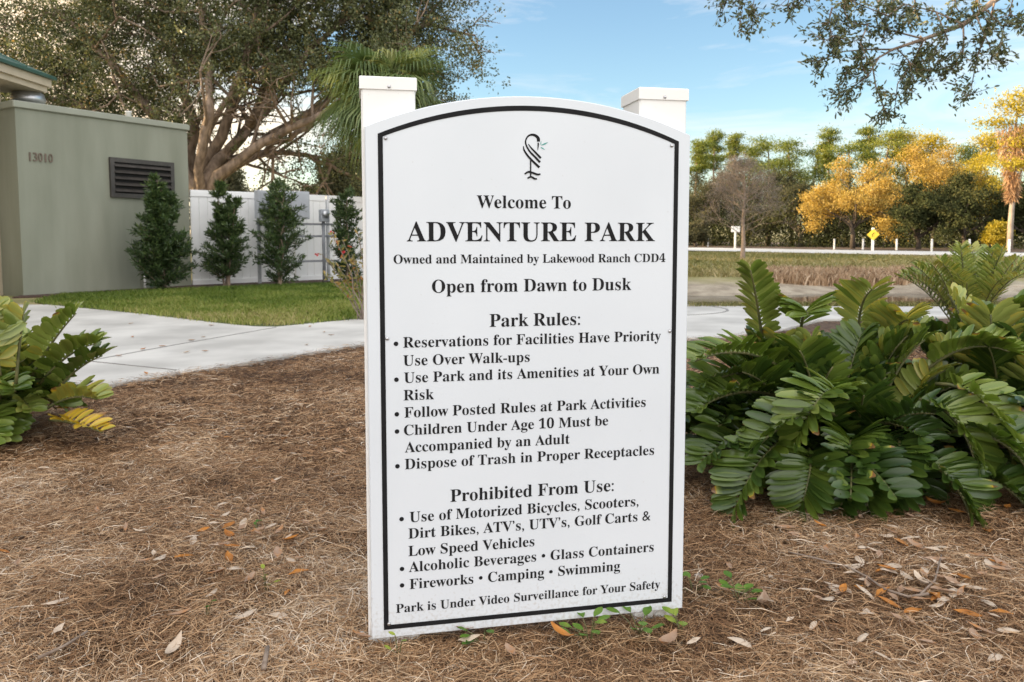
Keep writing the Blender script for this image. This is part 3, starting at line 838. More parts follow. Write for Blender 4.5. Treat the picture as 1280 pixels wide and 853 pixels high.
def grow(mb, p, d, L, r, lev, tips, up=.15, spread=.75, kids=4, segs=4, n=6, rend=.6, wob=.14):
    pts, rs = [np.array(p, float)], [r]
    d = np.array(d, float); d /= np.linalg.norm(d)
    for i in range(segs):
        d = d + rng.normal(0, wob, 3) + np.array([0, 0, up * .3]); d /= np.linalg.norm(d)
        pts.append(pts[-1] + d * L / segs); rs.append(r * (1 - (1 - rend) * (i + 1) / segs))
    mb.tube(pts, rs, n, cap=False)
    if lev == 0:
        tips += pts[1:]
        return
    for k in range(kids):
        q = rng.uniform(.35, 1.0) if k < kids - 1 else 1.0
        i = min(int(q * segs), segs - 1); f = q * segs - i
        b_ = pts[i] * (1 - f) + pts[i + 1] * f
        s_ = rng.normal(0, 1, 3); s_ -= d * (s_ @ d); s_ /= np.linalg.norm(s_)
        dd = d * (1 - spread * .5) + s_ * spread + np.array([0, 0, up])
        grow(mb, b_, dd, L * rng.uniform(.55, .8), r * .5, lev - 1, tips, up, spread, kids, max(2, segs - 1), max(4, n - 1), .5, wob)

# ------------------------------------------------------------------ COLUMNAR SHRUBS along the fence
def shrub(u, v0, v1, d, w, label, dens=1.0, ex=.6, low=.6, lean0=.0):
    b_ = at(u, v0, d); top = at(u, v1, d)[2]
    H = top
    t = empty('columnar_shrub', (b_[0], b_[1], .02), 0, label, 'shrub', 'columnar shrubs along the fence')
    mb, tips = MB(), []
    nst = 5
    P, D = [], []
    for i in range(nst):
        a = rng.uniform(0, 2 * math.pi)
        lean = rng.uniform(.02, .20)
        pts = [np.array([math.cos(a) * .05, math.sin(a) * .05, -.05])]
        hs = H * (rng.uniform(.72, 1.0) if i else 1.0)
        for q in np.linspace(.2, 1, 6):
            pts.append(np.array([math.cos(a) * lean * q * 1.3, math.sin(a) * lean * q * 1.3, hs * q]) + rng.normal(0, .025, 3))
        mb.tube(pts, np.linspace(.018, .004, 7), 5)
        pts = np.array(pts)
        for k in range(int(34 * dens)):
            q = rng.uniform(.03, 1) ** 1.0
            j = min(int(q * 6), 5); f = q * 6 - j
            c = pts[j] * (1 - f) + pts[j + 1] * f
            rad = w * abs(1 - q) ** ex * (low + (1 - low) * min(1, q * 4)) * rng.uniform(.3, 1.45) + .06
            az = rng.uniform(0, 2 * math.pi)
            e = np.array([math.cos(az), math.sin(az), rng.uniform(.2, 1.0)]) ; e /= np.linalg.norm(e)
            mb.tube([c, c + e * rad], [.005, .002], 3, cap=False)
            m_ = 60
            s_ = rng.random(m_) ** .7
            P.append(c + e * rad * s_[:, None] + rng.normal(0, .018, (m_, 3)))
            D.append(e + rng.normal(0, .7, (m_, 3)) + np.array([0, 0, .25]))
    mb.build('stem', M['bark'], t)
    P, D = np.concatenate(P), np.concatenate(D)
    rr = np.hypot(P[:, 0], P[:, 1]) / w
    foliage('foliage', P, rng.uniform(.07, .12, len(P)), .024, M['podo'], t, D, np.clip(.35 + .25 * (P[:, 2] / H) + rng.normal(0, .2, len(P)), 0, 1))
    return t
shrub(205, 357, 226, 13.3, .52, 'bushy dark columnar shrub in front of the green block wall', 1.6, .75, .8)
shrub(284, 356, 236, 14.6, .46, 'narrow columnar shrub before the bare left end of white fence', 1.0, .95, 1.0)
shrub(350, 356, 232, 14.9, .50, 'loose columnar shrub hiding the grey electrical cabinet', .8, .4, .55)
shrub(434, 352, 240, 15.6, .38, 'thin columnar shrub behind the red flowers, next to the sign post', .6, .5, .4)

# red flowered shrub
rf = empty('flowering_shrub', gp(452, 401), 0, 'leggy shrub with yellowish leaves and small red flowers beside sign', 'shrub')
o0 = gp(452, 401); mb = MB(); P, D, tips = [], [], []
for (u, v, dd) in ((402, 318, 0), (414, 292, -.2), (428, 300, .1), (440, 318, 0), (420, 330, .3), (447, 290, -.1), (408, 345, -.15), (436, 345, .2), (460, 310, .1)):
    e = at(u, v, 8.7 + dd) - o0
    mid = e * .5 + np.array([.10, 0, .02]) + rng.normal(0, .02, 3)
    pts = [(1 - q) ** 2 * np.array([rng.normal(0, .03), 0, -.02]) + 2 * q * (1 - q) * mid + q * q * e for q in np.linspace(0, 1, 7)]
    mb.tube(pts, np.linspace(.008, .003, 7), 5)
    for q in rng.uniform(.45, 1.02, 34):
        i = min(int(q * 6), 5); P.append(pts[i] + (pts[i + 1] - pts[i]) * (q * 6 - i) + rng.normal(0, .012, 3)); D.append(rng.normal(0, 1, 3) + np.array([0, 0, .3]))
    tips.append(pts[-1])
mb.build('stem', M['twig'], rf)
foliage('foliage', np.array(P), rng.uniform(.05, .085, len(P)), .024, M['croton'], rf, np.array(D), np.clip(.55 + rng.normal(0, .25, len(P)), 0, 1), six=True)
for u, v in ((415, 290.5), (429, 314.5), (396, 318)):
    c = at(u, v, 8.62) - o0
    mb = MB()
    for k in range(9):
        e = unit(rng.normal(0, 1, 3)) * .028
        s_ = unit(np.cross(e, rng.normal(0, 1, 3))) * .014
        mb.add([c, c + e * .6 + s_, c + e, c + e * .6 - s_], [(0, 1, 2, 3)])
    mb.build('flower', M['red'], rf)

# ------------------------------------------------------------------ OAK BEHIND THE UTILITY BUILDING
OB = np.array([-8.0, 20.6, 0])
oak = empty('oak_tree', OB, 0, 'large spreading oak with leaning limbs behind green block and fence', 'tree')
mb, tips = MB(), []
mb.tube([(0, 0, -.1), (.02, 0, .5), (.08, 0, 1.3)], [.62, .46, .42], 12)
limbs = [((250, 236), (300, 172), (332, 132), (388, 62), (455, 5), 20.4, .20), ((262, 236), (330, 180), (390, 148), (452, 110), (520, 60), 19.9, .17),
         ((246, 236), (276, 170), (300, 100), (318, 30), (330, -60), 21.0, .22), ((240, 230), (240, 150), (222, 95), (205, 30), (195, -50), 21.0, .21),
         ((240, 232), (205, 165), (165, 110), (120, 60), (70, 10), 20.8, .20), ((255, 234), (290, 200), (345, 190), (395, 200), (430, 215), 21.6, .13),
         ((250, 232), (262, 140), (258, 70), (250, 10), (245, -70), 19.8, .14), ((246, 236), (258, 175), (285, 120), (305, 70), (320, 10), 20.2, .11), ((256, 236), (285, 185), (322, 155), (350, 120), (372, 80), 20.9, .13), ((262, 237), (318, 196), (362, 172), (395, 150), (430, 130), 20.2, .12), ((258, 236), (315, 150), (345, 80), (395, 10), (430, -60), 21.8, .20),
         ((240, 234), (190, 180), (120, 140), (40, 120), (-40, 110), 21.5, .16), ((262, 236), (340, 168), (420, 120), (490, 62), (545, 22), 21.2, .15)]
for L_ in limbs:
    d, r0 = L_[5], L_[6]
    pts = [np.array([.1, 0, 1.0])] + [at(u, v, d + rng.normal(0, .25)) - OB for u, v in L_[:5]]
    # smooth the limb
    C = []
    for i in range(len(pts) - 1):
        p0, p1, p2, p3 = pts[max(i - 1, 0)], pts[i], pts[i + 1], pts[min(i + 2, len(pts) - 1)]
        for f in (0, .25, .5, .75):
            C.append(.5 * (2 * p1 + (p2 - p0) * f + (2 * p0 - 5 * p1 + 4 * p2 - p3) * f * f + (3 * p1 - p0 - 3 * p2 + p3) * f ** 3) + rng.normal(0, .03, 3))
    C.append(pts[-1])
    mb.tube(C, np.linspace(r0, .045, len(C)), 9)
    for q in (.35, .5, .6, .7, .8, .9, 1.0):
        i = min(int(q * (len(C) - 1)), len(C) - 2)
        dd = C[i + 1] - C[i]
        dd = dd / np.linalg.norm(dd) * .6 + rng.normal(0, .6, 3) + np.array([0, 0, .1])
        grow(mb, C[i], dd, rng.uniform(1.0, 1.9), .05, 2, tips, .1, .8, 3, 4, 5)
mb.build('trunk', M['bark'], oak, True)
tips = np.array(tips)
cent = [tips[rng.integers(0, len(tips), 900)], np.array([t_ for t_ in tips if px(t_ + OB)[0] > 440])]
for c, r_, n_ in (((-9.5, 21, 7.4), (6.3, 3.4, 3.6), 420), ((-4.6, 20.5, 8.3), (3.4, 2.4, 2.2), 190), ((-12.5, 22.5, 5.2), (4.2, 2.6, 3.2), 330), ((-6, 21, 10.5), (5, 3, 2.4), 120)):
    q = unit(rng.normal(0, 1, (n_, 3))) * (rng.random((n_, 1)) ** .45)
    cent.append(np.array(c) + q * np.array(r_) - OB)
cent = np.concatenate(cent)
U, Vv = px(cent + OB)
rej = ((U > 236) & (U < 420) & (Vv > 95) & (rng.random(len(U)) < np.where(Vv > 165, .72, .86))) | (Vv > 236) | ((U > 470) & (Vv > 150)) | ((U > 470) & (rng.random(len(U)) < .15)) | (U > 604)
cent = cent[~rej]
sub = np.repeat(cent, 8, 0) + rng.normal(0, .36, (len(cent) * 8, 3)) * np.array([1, 1, .7])
P = np.repeat(sub, 20, 0) + rng.normal(0, .085, (len(sub) * 20, 3))
tone = np.clip(np.repeat(rng.normal(.5, .17, len(sub)), 20) + rng.normal(0, .17, len(P)), 0, 1)
foliage('crown', P, rng.uniform(.06, .10, len(P)), rng.uniform(.032, .052, len(P)), M['oakleaf'], oak, tone=tone)

# ------------------------------------------------------------------ CABBAGE PALM beside the oak
cp0 = at(497, 330, 17.2); cp0[2] = 0
palm = empty('cabbage_palm', cp0, 0, 'green fan palm with drooping fronds between oak and sign', 'palm tree')
crown_c = at(485, 116, 17.2) - cp0
mb = MB(); mb.tube([(0, 0, -.1), (.02, .02, 1.5), (crown_c[0] * .6, 0, crown_c[2] * .7), crown_c], [.2, .17, .16, .14], 10)
mb.build('trunk', M['palebark'], palm, True)
for i in range(48):
    az = rng.uniform(0, 2 * math.pi); el = math.asin(rng.uniform(-.6, .85))
    d = np.array([math.cos(az) * math.cos(el), math.sin(az) * math.cos(el), math.sin(el)])
    st = rng.uniform(.45, .85) * (.65 + .6 * math.cos(el))
    hub = crown_c + d * st + np.array([0, 0, -.12 * (1 - el)])
    d2 = unit(d + np.array([0, 0, -.35]))
    side = unit(np.cross(d2, [0, 0, 1.0])); upv = np.cross(side, d2)
    Vf, T = [], []
    k = 0; F = []
    t0 = rng.uniform(.3, .75)
    for j in range(40):
        a = R(-115 + 230 * j / 39)
        e = unit(d2 * math.cos(a) + side * math.sin(a) + upv * (.22 - .1 * math.cos(a)))
        L = rng.uniform(.9, 1.2) * (.75 + .25 * math.cos(a))
        w = unit(np.cross(e, upv)) * .020
        q = [hub, hub + e * L * .5 + np.array([0, 0, -.05]), hub + e * L * .82 + np.array([0, 0, -.22 * L]), hub + e * L * .95 + np.array([0, 0, -.50 * L])]
        b_ = len(Vf)
        Vf += [q[0] - w * .3, q[0] + w * .3, q[1] - w, q[1] + w, q[2] - w * .7, q[2] + w * .7, q[3] - w * .1, q[3] + w * .1]
        F += [(b_ + 0, b_ + 1, b_ + 3, b_ + 2), (b_ + 2, b_ + 3, b_ + 5, b_ + 4), (b_ + 4, b_ + 5, b_ + 7, b_ + 6)]
        T += [np.clip(t0 + rng.normal(0, .12), 0, 1)] * 8
    fr = link_mesh('frond', fast_mesh('frond', np.array(Vf), 4, np.array(T), np.array(F)), M['palmleaf'], palm)
    MB().tube([crown_c + d * .05, crown_c + d * st * .6, hub], [.018, .014, .01], 5).build('stalk', M['rachis'], fr)

# ------------------------------------------------------------------ CYCAD BUSHES (broad stiff leaflets)
def frond(parent, p0, p1, bow, L, Wd, pairs, tone, nrm=None, name='frond'):
    p0, p1 = np.array(p0, float), np.array(p1, float)
    c = (p0 + p1) / 2 + np.array(bow, float)
    Q = lambda t: (1 - t) ** 2 * p0 + 2 * t * (1 - t) * c + t * t * p1
    T = lambda t: unit(2 * (1 - t) * (c - p0) + 2 * t * (p1 - c))
    up0 = np.array([0, 0, 1.0]) if nrm is None else np.array(nrm, float)
    V, F, tn = [], [], []
    for i in range(pairs):
        t = .16 + .84 * (i + .5) / pairs
        tg = T(t); s = unit(np.cross(tg, up0)); u = np.cross(s, tg)
        sz = L * (.72 + .5 * math.sin(math.pi * min(1, max(0, (t - .1) / .9)) ** .9)) * rng.uniform(.92, 1.08)
        for sg in (-1, 1):
            fwd = .35 + .55 * t + rng.normal(0, .06)
            d = unit(s * sg + tg * fwd + u * rng.uniform(.45, 1.0))
            w = unit(tg - d * (tg @ d) + u * rng.normal(.0, .12)); nn = np.cross(d, w) * (1 if sg > 0 else -1)
            if nn @ u < 0: nn = -nn
            b_ = len(V); o = Q(t)
            tt = float(np.clip(tone + rng.normal(0, .08), 0, .86)) if tone < .9 else float(np.clip(tone + rng.normal(0, .015), .9, 1))
            brown = rng.random() < .035
            prof = [(.0, .14), (.15, .50), (.38, .92), (.64, 1.0), (.88, .76), (1.0, .24)]
            curl = rng.uniform(.05, .22)
            for q, ww in prof:
                cpt = o + d * sz * q - nn * sz * curl * q * q
                hw = Wd * ww * .5
                V += [cpt - w * hw + nn * hw * .45, cpt, cpt + w * hw + nn * hw * .45]
                tn += [1.0] * 3 if brown and q > .85 else [min(1, tt + .03), max(0, tt - .05), min(1, tt + .03)]
            for k in range(5):
                a = b_ + k * 3
                F += [(a, a + 1, a + 4, a + 3), (a + 1, a + 2, a + 5, a + 4)]
    fr = link_mesh(name, fast_mesh(name, np.array(V), 4, np.array(tn), np.array(F)), M['zamia'], parent, True)
    MB().tube([Q(t) for t in np.linspace(0, 1, 9)], np.linspace(.0075, .003, 9), 6).build('stalk', M['rachis'], fr, True)
    return fr

def bush_fronds(root, c, n, rad, H, L, Wd, tone_f, pairs=(14, 20)):
    for i in range(n):
        q = (i + .5) / n
        a = rng.uniform(0, 2 * math.pi)
        rb = rad * .55 * math.sqrt(rng.random()) * (.4 + .6 * q)
        b_ = np.array([c[0] + math.cos(a) * rb, c[1] + math.sin(a) * rb * .8, H * (.05 + .30 * rng.random() * (1 - q * .6))])
        a2 = a + rng.normal(0, .7)
        ln = rng.uniform(.32, .50) * rad / .72
        el = R(78 - 100 * q + rng.normal(0, 12))
        tip = b_ + np.array([math.cos(a2) * math.cos(el), math.sin(a2) * math.cos(el), math.sin(el)]) * ln
        tip[2] = min(max(tip[2], .03 + .05 * rng.random()), H * rng.uniform(.92, 1.08))
        bow = np.array([-math.cos(a2) * .03, -math.sin(a2) * .03, .06 + .14 * q])
        dead = q > .9 and rng.random() < .3
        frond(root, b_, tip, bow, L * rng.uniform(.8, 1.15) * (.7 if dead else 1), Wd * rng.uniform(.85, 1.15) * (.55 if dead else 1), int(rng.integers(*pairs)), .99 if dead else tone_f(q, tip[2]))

# the broad bush right of the sign: two plants grown together
b1 = empty('cycad_bush', (0, 0, 0), 0, 'broad dark green cycad bush directly right of the sign, leaflets drooping to straw', 'bush', 'cycad bushes')
c1 = (1.27, 3.02)
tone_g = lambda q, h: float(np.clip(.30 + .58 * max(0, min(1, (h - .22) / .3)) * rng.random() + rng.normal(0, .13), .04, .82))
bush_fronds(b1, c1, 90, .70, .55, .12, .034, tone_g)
PF = [((955, 440), (938, 338), 2.95, (0, 0, .05), .62, 12), ((1000, 420), (1010, 395), 2.9, (.0, 0, .1), .5, 9), ((1075, 430), (1090, 362), 3.1, (0, .1, .05), .72, 9),
      ((1100, 450), (1135, 400), 3.0, (0, 0, .08), .74, 10), ((1045, 520), (945, 560), 2.55, (0, -.12, .16), .35, 14), ((1060, 500), (1000, 545), 2.5, (-.05, -.1, .18), .45, 12),
      ((1085, 560), (1078, 652), 2.5, (0, -.1, .08), .22, 11), ((1120, 540), (1108, 640), 2.55, (0, -.1, .10), .2, 11), ((1060, 590), (1045, 648), 2.5, (0, -.08, .08), .25, 9), ((985, 500), (868, 515), 2.7, (-.02, 0, .10), .35, 12), ((985, 530), (876, 580), 2.65, (-.02, -.02, .10), .28, 12), ((990, 470), (868, 452), 2.75, (0, 0, .12), .45, 12), ((985, 480), (872, 395 + 90), 2.8, (0, 0, .10), .40, 11), ((1000, 540), (918, 640), 2.5, (-.06, -.08, .12), .32, 13), ((1010, 560), (1000, 640), 2.5, (0, -.1, .1), .3, 10)]
for (a, b_, d, bow, tn, n_) in PF:
    frond(b1, at(*a, d + .2), at(*b_, d), bow, .118 if a[1] - b_[1] < 90 else .085, .034, n_ + 7, tn + .08)
b2 = empty('cycad_bush', (0, 0, 0), 0, 'cycad bush at the right edge with long ladder like fronds, grown against its neighbour', 'bush', 'cycad bushes')
c2 = (2.10, 3.18)
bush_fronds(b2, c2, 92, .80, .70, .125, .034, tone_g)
PF = [((1180, 450), (1300, 385), 3.0, (0, 0, .10), .5, 13), ((1150, 470), (1262, 440), 2.8, (0, 0, .12), .55, 12), ((1170, 480), (1265, 575), 2.6, (0, -.1, .16), .58, 13), ((1150, 500), (1225, 600), 2.55, (0, -.08, .14), .45, 12),
      ((1140, 570), (1215, 655), 2.45, (0, -.1, .10), .25, 14), ((1190, 540), (1290, 600), 2.5, (0, -.1, .12), .3, 12), ((1200, 590), (1300, 660), 2.45, (0, -.08, .10), .26, 12)]
for (a, b_, d, bow, tn, n_) in PF:
    frond(b2, at(*a, d + .2), at(*b_, d), bow, .118 if a[1] - b_[1] < 90 else .085, .034, n_ + 7, tn + .08)
# lighter bush behind
b3 = empty('cycad_bush', (0, 0, 0), 0, 'smaller bright green cycad with upright fronds by the path, behind the dark bushes', 'bush', 'cycad bushes')
c3 = at(1215, 395, 6.3); 
for i in range(34):
    a = rng.uniform(0, 2 * math.pi); q = rng.random()
    tip = np.array([c3[0] + math.cos(a) * (.2 + .42 * q), c3[1] + math.sin(a) * (.2 + .42 * q), .88 - .30 * q])
    frond(b3, (c3[0] + rng.normal(0, .05), c3[1] + rng.normal(0, .05), .05), tip, (0, 0, .22), .10, .020, 20, float(np.clip(.74 + rng.normal(0, .05), 0, .84)))
# left bush
b4 = empty('cycad_bush', (0, 0, 0), 0, 'cycad bush cut by left edge, with one yellow frond on the straw', 'bush', 'cycad bushes')
c4 = (-2.60, 3.62)
tone_l = lambda q, h: float(np.clip(.56 + .2 * (h > .35) + rng.normal(0, .12), .1, .82))
bush_fronds(b4, c4, 80, .56, .55, .11, .040, tone_l)
PF = [((20, 480), (30, 392), 3.3, (0, 0, .05), .80, 9), ((40, 470), (95, 392), 3.5, (0, 0, .04), .72, 10), ((50, 480), (120, 430), 3.5, (0, 0, .07), .60, 11), ((60, 500), (128, 405 + 40), 3.55, (0, 0, .06), .55, 10), ((0, 470), (-15, 385), 3.2, (0, 0, .05), .78, 9), ((60, 510), (122, 500), 3.45, (0, 0, .06), .86, 9)]
for (a, b_, d, bow, tn, n_) in PF:
    frond(b4, at(*a, d), at(*b_, d), bow, .11, .042, n_ + 2, tn)
yf = frond(b4, at(62, 525, 3.45), at(128, 541, 3.3), (0, -.02, .03), .085, .036, 9, .93)
yf['label'] = 'yellow dying frond lying on the straw'
MB().tube([(c4[0], c4[1], -.05), (c4[0], c4[1], .12)], [.12, .09], 12).build('stem', M['bark'], b4, True)
for bb, cc in ((b1, c1), (b2, c2), (b3, c3)):
    MB().tube([(cc[0], cc[1], -.05), (cc[0], cc[1], .14)], [.14, .10], 12).build('stem', M['bark'], bb, True)

# ------------------------------------------------------------------ OAK BRANCH hanging in from the right (its tree stands outside the frame)
HB = np.array([8.6, 8.8, 0])
ho = empty('oak_tree', HB, 0, 'oak outside right edge whose leafy branch hangs into the sky', 'tree')
mb, tips = MB(), []
mb.tube([(0, 0, -.1), (.05, 0, 1.2), (0, .05, 2.6), (-.1, 0, 4.4), (.1, .1, 6.4)], [.38, .27, .23, .19, .08], 10)
main = [np.array([-.1, 0, 4.2]), np.array([-1.6, -.3, 4.35]), at(1300, -35, 8.1) - HB, at(1244, 0, 8.0) - HB, at(1204, 31, 7.9) - HB, at(1155, 49, 7.8) - HB, at(1116, 62, 7.75) - HB, at(1085, 80, 7.7) - HB]
mb.tube(main, np.linspace(.048, .007, len(main)), 7)
def twigs(pts, P, D, r0=.012, m_=34):
    pts = [np.array(p, float) for p in pts]
    mb.tube(pts, np.linspace(r0, .003, len(pts)), 4)
    pts = np.array(pts)
    for k in range(3 * len(pts)):
        q = rng.uniform(.15, 1) * (len(pts) - 1); i = min(int(q), len(pts) - 2)
        c = pts[i] + (pts[i + 1] - pts[i]) * (q - i)
        e = unit(unit(pts[i + 1] - pts[i]) * .6 + rng.normal(0, .65, 3) + np.array([0, 0, -.12]))
        ln = rng.uniform(.10, .30)
        mb.tube([c, c + e * ln * .5 + rng.normal(0, .01, 3), c + e * ln], [.004, .003, .0015], 3, cap=False)
        s_ = rng.random(m_)
        P.append(c + e * ln * s_[:, None] + rng.normal(0, .022, (m_, 3))); D.append(e * .8 + rng.normal(0, .75, (m_, 3)))
P, D = [], []
TW = [[(1244, 0), (1235, 35), (1222, 70), (1215, 105), (1212, 122)], [(1204, 31), (1205, 60), (1190, 85), (1180, 95)], [(1155, 49), (1140, 80), (1122, 105), (1118, 140)], [(1155, 49), (1120, 40), (1075, 30), (1030, 28)],
      [(1116, 62), (1085, 62), (1050, 65), (1022, 78)], [(1100, 70), (1085, 95), (1065, 110), (1050, 120)], [(1090, 78), (1095, 110), (1105, 135), (1110, 142)], [(1204, 31), (1170, 15), (1130, 5), (1090, -10)], [(1180, 40), (1150, 70), (1140, 100), (1130, 112)],
      [(1230, 10), (1255, 35), (1250, 60)], [(1270, -15), (1262, 15), (1275, 30)], [(1130, 5), (1110, 20), (1080, 8), (1050, -5)], [(1060, 50), (1040, 45), (1028, 55)], [(1220, 20), (1238, 60), (1240, 75)], [(1170, 15), (1185, 50), (1165, 75)],
      [(1085, 95), (1075, 80), (1055, 92)], [(1150, 45), (1175, 70), (1160, 100)], [(1060, -20), (1055, 10), (1062, 35)], [(1100, -20), (1098, 15), (1110, 45)], [(1140, -20), (1145, 10), (1135, 30)], [(1190, -25), (1195, 10), (1210, 25)], [(1215, -20), (1225, 15), (1245, 40)], [(1085, 30), (1075, 55), (1085, 75)], [(1040, 10), (1035, 30), (1042, 50)], [(1120, 60), (1135, 75), (1150, 95)]]
for t_ in TW:
    twigs([at(u, v, 7.8 + rng.normal(0, .22)) - HB for u, v in t_], P, D, .010, 22)
# a second thin spray further left
lead = [np.array([-1.6, -.3, 4.4]), at(1120, -110, 7.6) - HB, at(1000, -60, 7.5) - HB, at(930, -35, 7.4) - HB]
mb.tube(lead, np.linspace(.05, .010, 4), 6)
for t_ in ([(930, -35), (922, -5), (928, 15), (924, 30)], [(960, -45), (945, -10), (940, 12), (942, 22)], [(1000, -60), (990, -20), (985, 5), (984, 14)], [(930, -35), (910, -12), (908, 4)], [(990, -40), (1000, -12), (998, 4)]):
    twigs([at(u, v, 7.45 + rng.normal(0, .08)) - HB for u, v in t_], P, D, .006, 12)
# the rest of the crown, above the frame
for dz in range(14):
    a = rng.uniform(0, 2 * math.pi)
    grow(mb, np.array([0, 0, 4 + 2.2 * rng.random()]), (math.cos(a), math.sin(a), .7), 1.8, .07, 1, tips, .1, .8, 4, 4, 5)
mb.build('trunk', M['bark'], ho, True)
tp = np.array(tips)
tp = np.repeat(tp, 34, 0); tp = tp + rng.normal(0, .28, tp.shape)
U, Vp = px(tp + HB)
tp = tp[~((U < 1300) & (Vp > -25))]
P, D = np.concatenate(P), np.concatenate(D)
foliage('crown', np.concatenate([P, tp]), rng.uniform(.04, .068, len(P) + len(tp)), rng.uniform(.016, .024, len(P) + len(tp)), M['oakleaf'], ho, np.concatenate([D, rng.normal(0, 1, tp.shape)]), six=True)

# ------------------------------------------------------------------ TREES BEYOND THE ROAD
def far_tree(name, u, d, top, kind, label, cat='tree', group='trees beyond the road', w=1.0, base_z=.1, leaf='pine', lo=.5):
    """top: photo row of the crown's top"""
    b_ = at(u, 300, d); b_[2] = base_z
    H = at(u, top, d)[2] - base_z
    t = empty(name, b_, rng.uniform(0, 6.28), label, cat, group)
    mb, tips = MB(), []
    if kind == 'pine':
        lean = rng.normal(0, .25, 2)
        pts = [np.array([lean[0] * q * q, lean[1] * q * q, H * .97 * q - .1 * (q == 0)]) + rng.normal(0, .03, 3) for q in np.linspace(0, 1, 7)]
        mb.tube(pts, np.linspace(.17, .05, 7), 7)
        P, T = [], []
        nb = 11
        for i in range(nb):
            q = lo + (.97 - lo) * i / (nb - 1)
            j = min(int(q * 6), 5); c = pts[j] + (pts[j + 1] - pts[j]) * (q * 6 - j)
            a = rng.uniform(0, 6.28); ln = w * 1.35 * rng.uniform(.5, 1.15) * (1.15 - q * .55)
            e = c + np.array([math.cos(a) * ln, math.sin(a) * ln, ln * rng.uniform(.15, .5)])
            mb.tube([c, (c + e) / 2 + np.array([0, 0, -.06]), e], [.045, .03, .015], 4)
            for k in range(3):
                cc = c + (e - c) * rng.uniform(.55, 1.1) + rng.normal(0, .16, 3)
                m_ = 170
                P.append(cc + rng.normal(0, 1, (m_, 3)) * np.array([.40, .40, .13]) * w); T.append(np.clip(rng.normal(.5, .1) + rng.normal(0, .18, m_), 0, 1))
        cc = pts[-1]; P.append(cc + rng.normal(0, 1, (300, 3)) * np.array([.45, .45, .22]) * w); T.append(np.full(300, .6))
        P, T = np.concatenate(P), np.concatenate(T)
        mb.build('trunk', M['palebark' if leaf == 'gold' else 'pinebark'], t, True)
        foliage('crown', P, rng.uniform(.15, .28, len(P)), rng.uniform(.05, .085, len(P)), M[leaf], t, rng.normal(0, 1, P.shape) + np.array([0, 0, .5]), T)
        return t
    # broad trees
    mat = {'oak': 'darkoak', 'grey': 'greyoak', 'cypress': 'cypress', 'gold': 'gold'}[kind]
    th = H * (.22 if kind != 'cypress' else .30)
    mb.tube([(0, 0, -.1), (rng.normal(0, .1), rng.normal(0, .1), th * .6), (rng.normal(0, .15), rng.normal(0, .15), th)], [.22, .16, .13], 8)
    for k in range(6):
        a = 6.28 * k / 6 + rng.normal(0, .3)
        grow(mb, (0, 0, th * rng.uniform(.75, 1)), (math.cos(a), math.sin(a), rng.uniform(.5, 1.3)), H * .40, .09, 2, tips, .12, .8, 3, 4, 5)
    grow(mb, (0, 0, th), (0, 0, 1), H * .45, .12, 2, tips, .2, .7, 4, 4, 5)
    tips = np.array(tips)
    # keep the crown to its width and height
    mx_ = np.abs(tips[:, :2]).max() + 1e-6
    S = np.array([w * H * .42 / mx_, w * H * .42 / mx_, 1]); tipz = (tips[:, 2] - th) / (tips[:, 2].max() - th + 1e-6)
    C = tips * S; C[:, 2] = th * .75 + np.clip(tipz, -.1, 1) * (H * .97 - th * .75)
    C = C[rng.integers(0, len(C), 150)]
    dn = 105 if kind not in ('cypress', 'gold') else 130
    P = np.repeat(C, dn, 0) + rng.normal(0, 1, (len(C) * dn, 3)) * np.array([.36, .36, .24]) * (H / 9) ** .5
    T = np.clip(np.repeat(rng.normal(.5, .15, len(C)), dn) + rng.normal(0, .17, len(P)), 0, 1)
    mb2 = MB(); V_ = (np.array(mb.v) * S); V_[:, 2] = np.where(V_[:, 2] > th, th + (V_[:, 2] - th) * (H * .92 - th) / max(V_[:, 2].max() - th, 1e-6), V_[:, 2])
    mb2.v = [tuple(q) for q in V_]; mb2.f = mb.f
    mb2.build('trunk', M['darkbark'], t, True)
    fz = .62 if kind in ('cypress', 'gold') else .74
    foliage('crown', P, rng.uniform(.16, .28, len(P)) * fz, rng.uniform(.08, .14, len(P)) * fz, M[mat], t, tone=T)
    return t

far_tree('pine_tree', 868, 72, 176, 'pine', 'thin pine showing right at the sign board edge', w=.8, lo=.68)
far_tree('pine_tree', 892, 75, 163, 'pine', 'tall thin pine with small tufts above bare tree', w=.85, lo=.68)
far_tree('pine_tree', 913, 78, 167, 'pine', 'slim pine next to the tallest thin one, above the bare tree', w=.8, lo=.7)
far_tree('pine_tree', 962, 70, 177, 'pine', 'bushy green pine right of the bare tree', w=1.25)
far_tree('pine_tree', 935, 74, 186, 'pine', 'low green pine directly behind bare tree top', w=1.2)
far_tree('pine_tree', 1058, 68, 182, 'pine', 'green pine behind the left side of orange cypress', w=1.3)
far_tree('pine_tree', 1190, 66, 186, 'pine', 'olive pine filling the gap behind the dark oaks', w=1.3)
far_tree('pine_tree', 1010, 74, 188, 'pine', 'olive green pine between the full crowned pine and the lone tuft', w=1.3)
far_tree('pine_tree', 990, 66, 178, 'pine', 'full crowned green pine left of orange cypress', w=1.3)
far_tree('pine_tree', 1034, 72, 160, 'pine', 'tall pine with lone tuft sticking up between green pines and orange cypress', w=.8, lo=.68)
far_tree('pine_tree', 1085, 70, 158, 'pine', 'thin pine poking out above the orange cypress', w=.8, lo=.7)
far_tree('pine_tree', 1100, 64, 166, 'pine', 'broad yellow green pine top behind orange cypress', w=1.3)
far_tree('pine_tree', 1128, 64, 166, 'pine', 'wide pine crown right of the one above the orange cypress', w=1.3, leaf='gold')
far_tree('pine_tree', 1160, 62, 170, 'pine', 'golden pine crown above the dark oaks', w=1.2, leaf='gold')
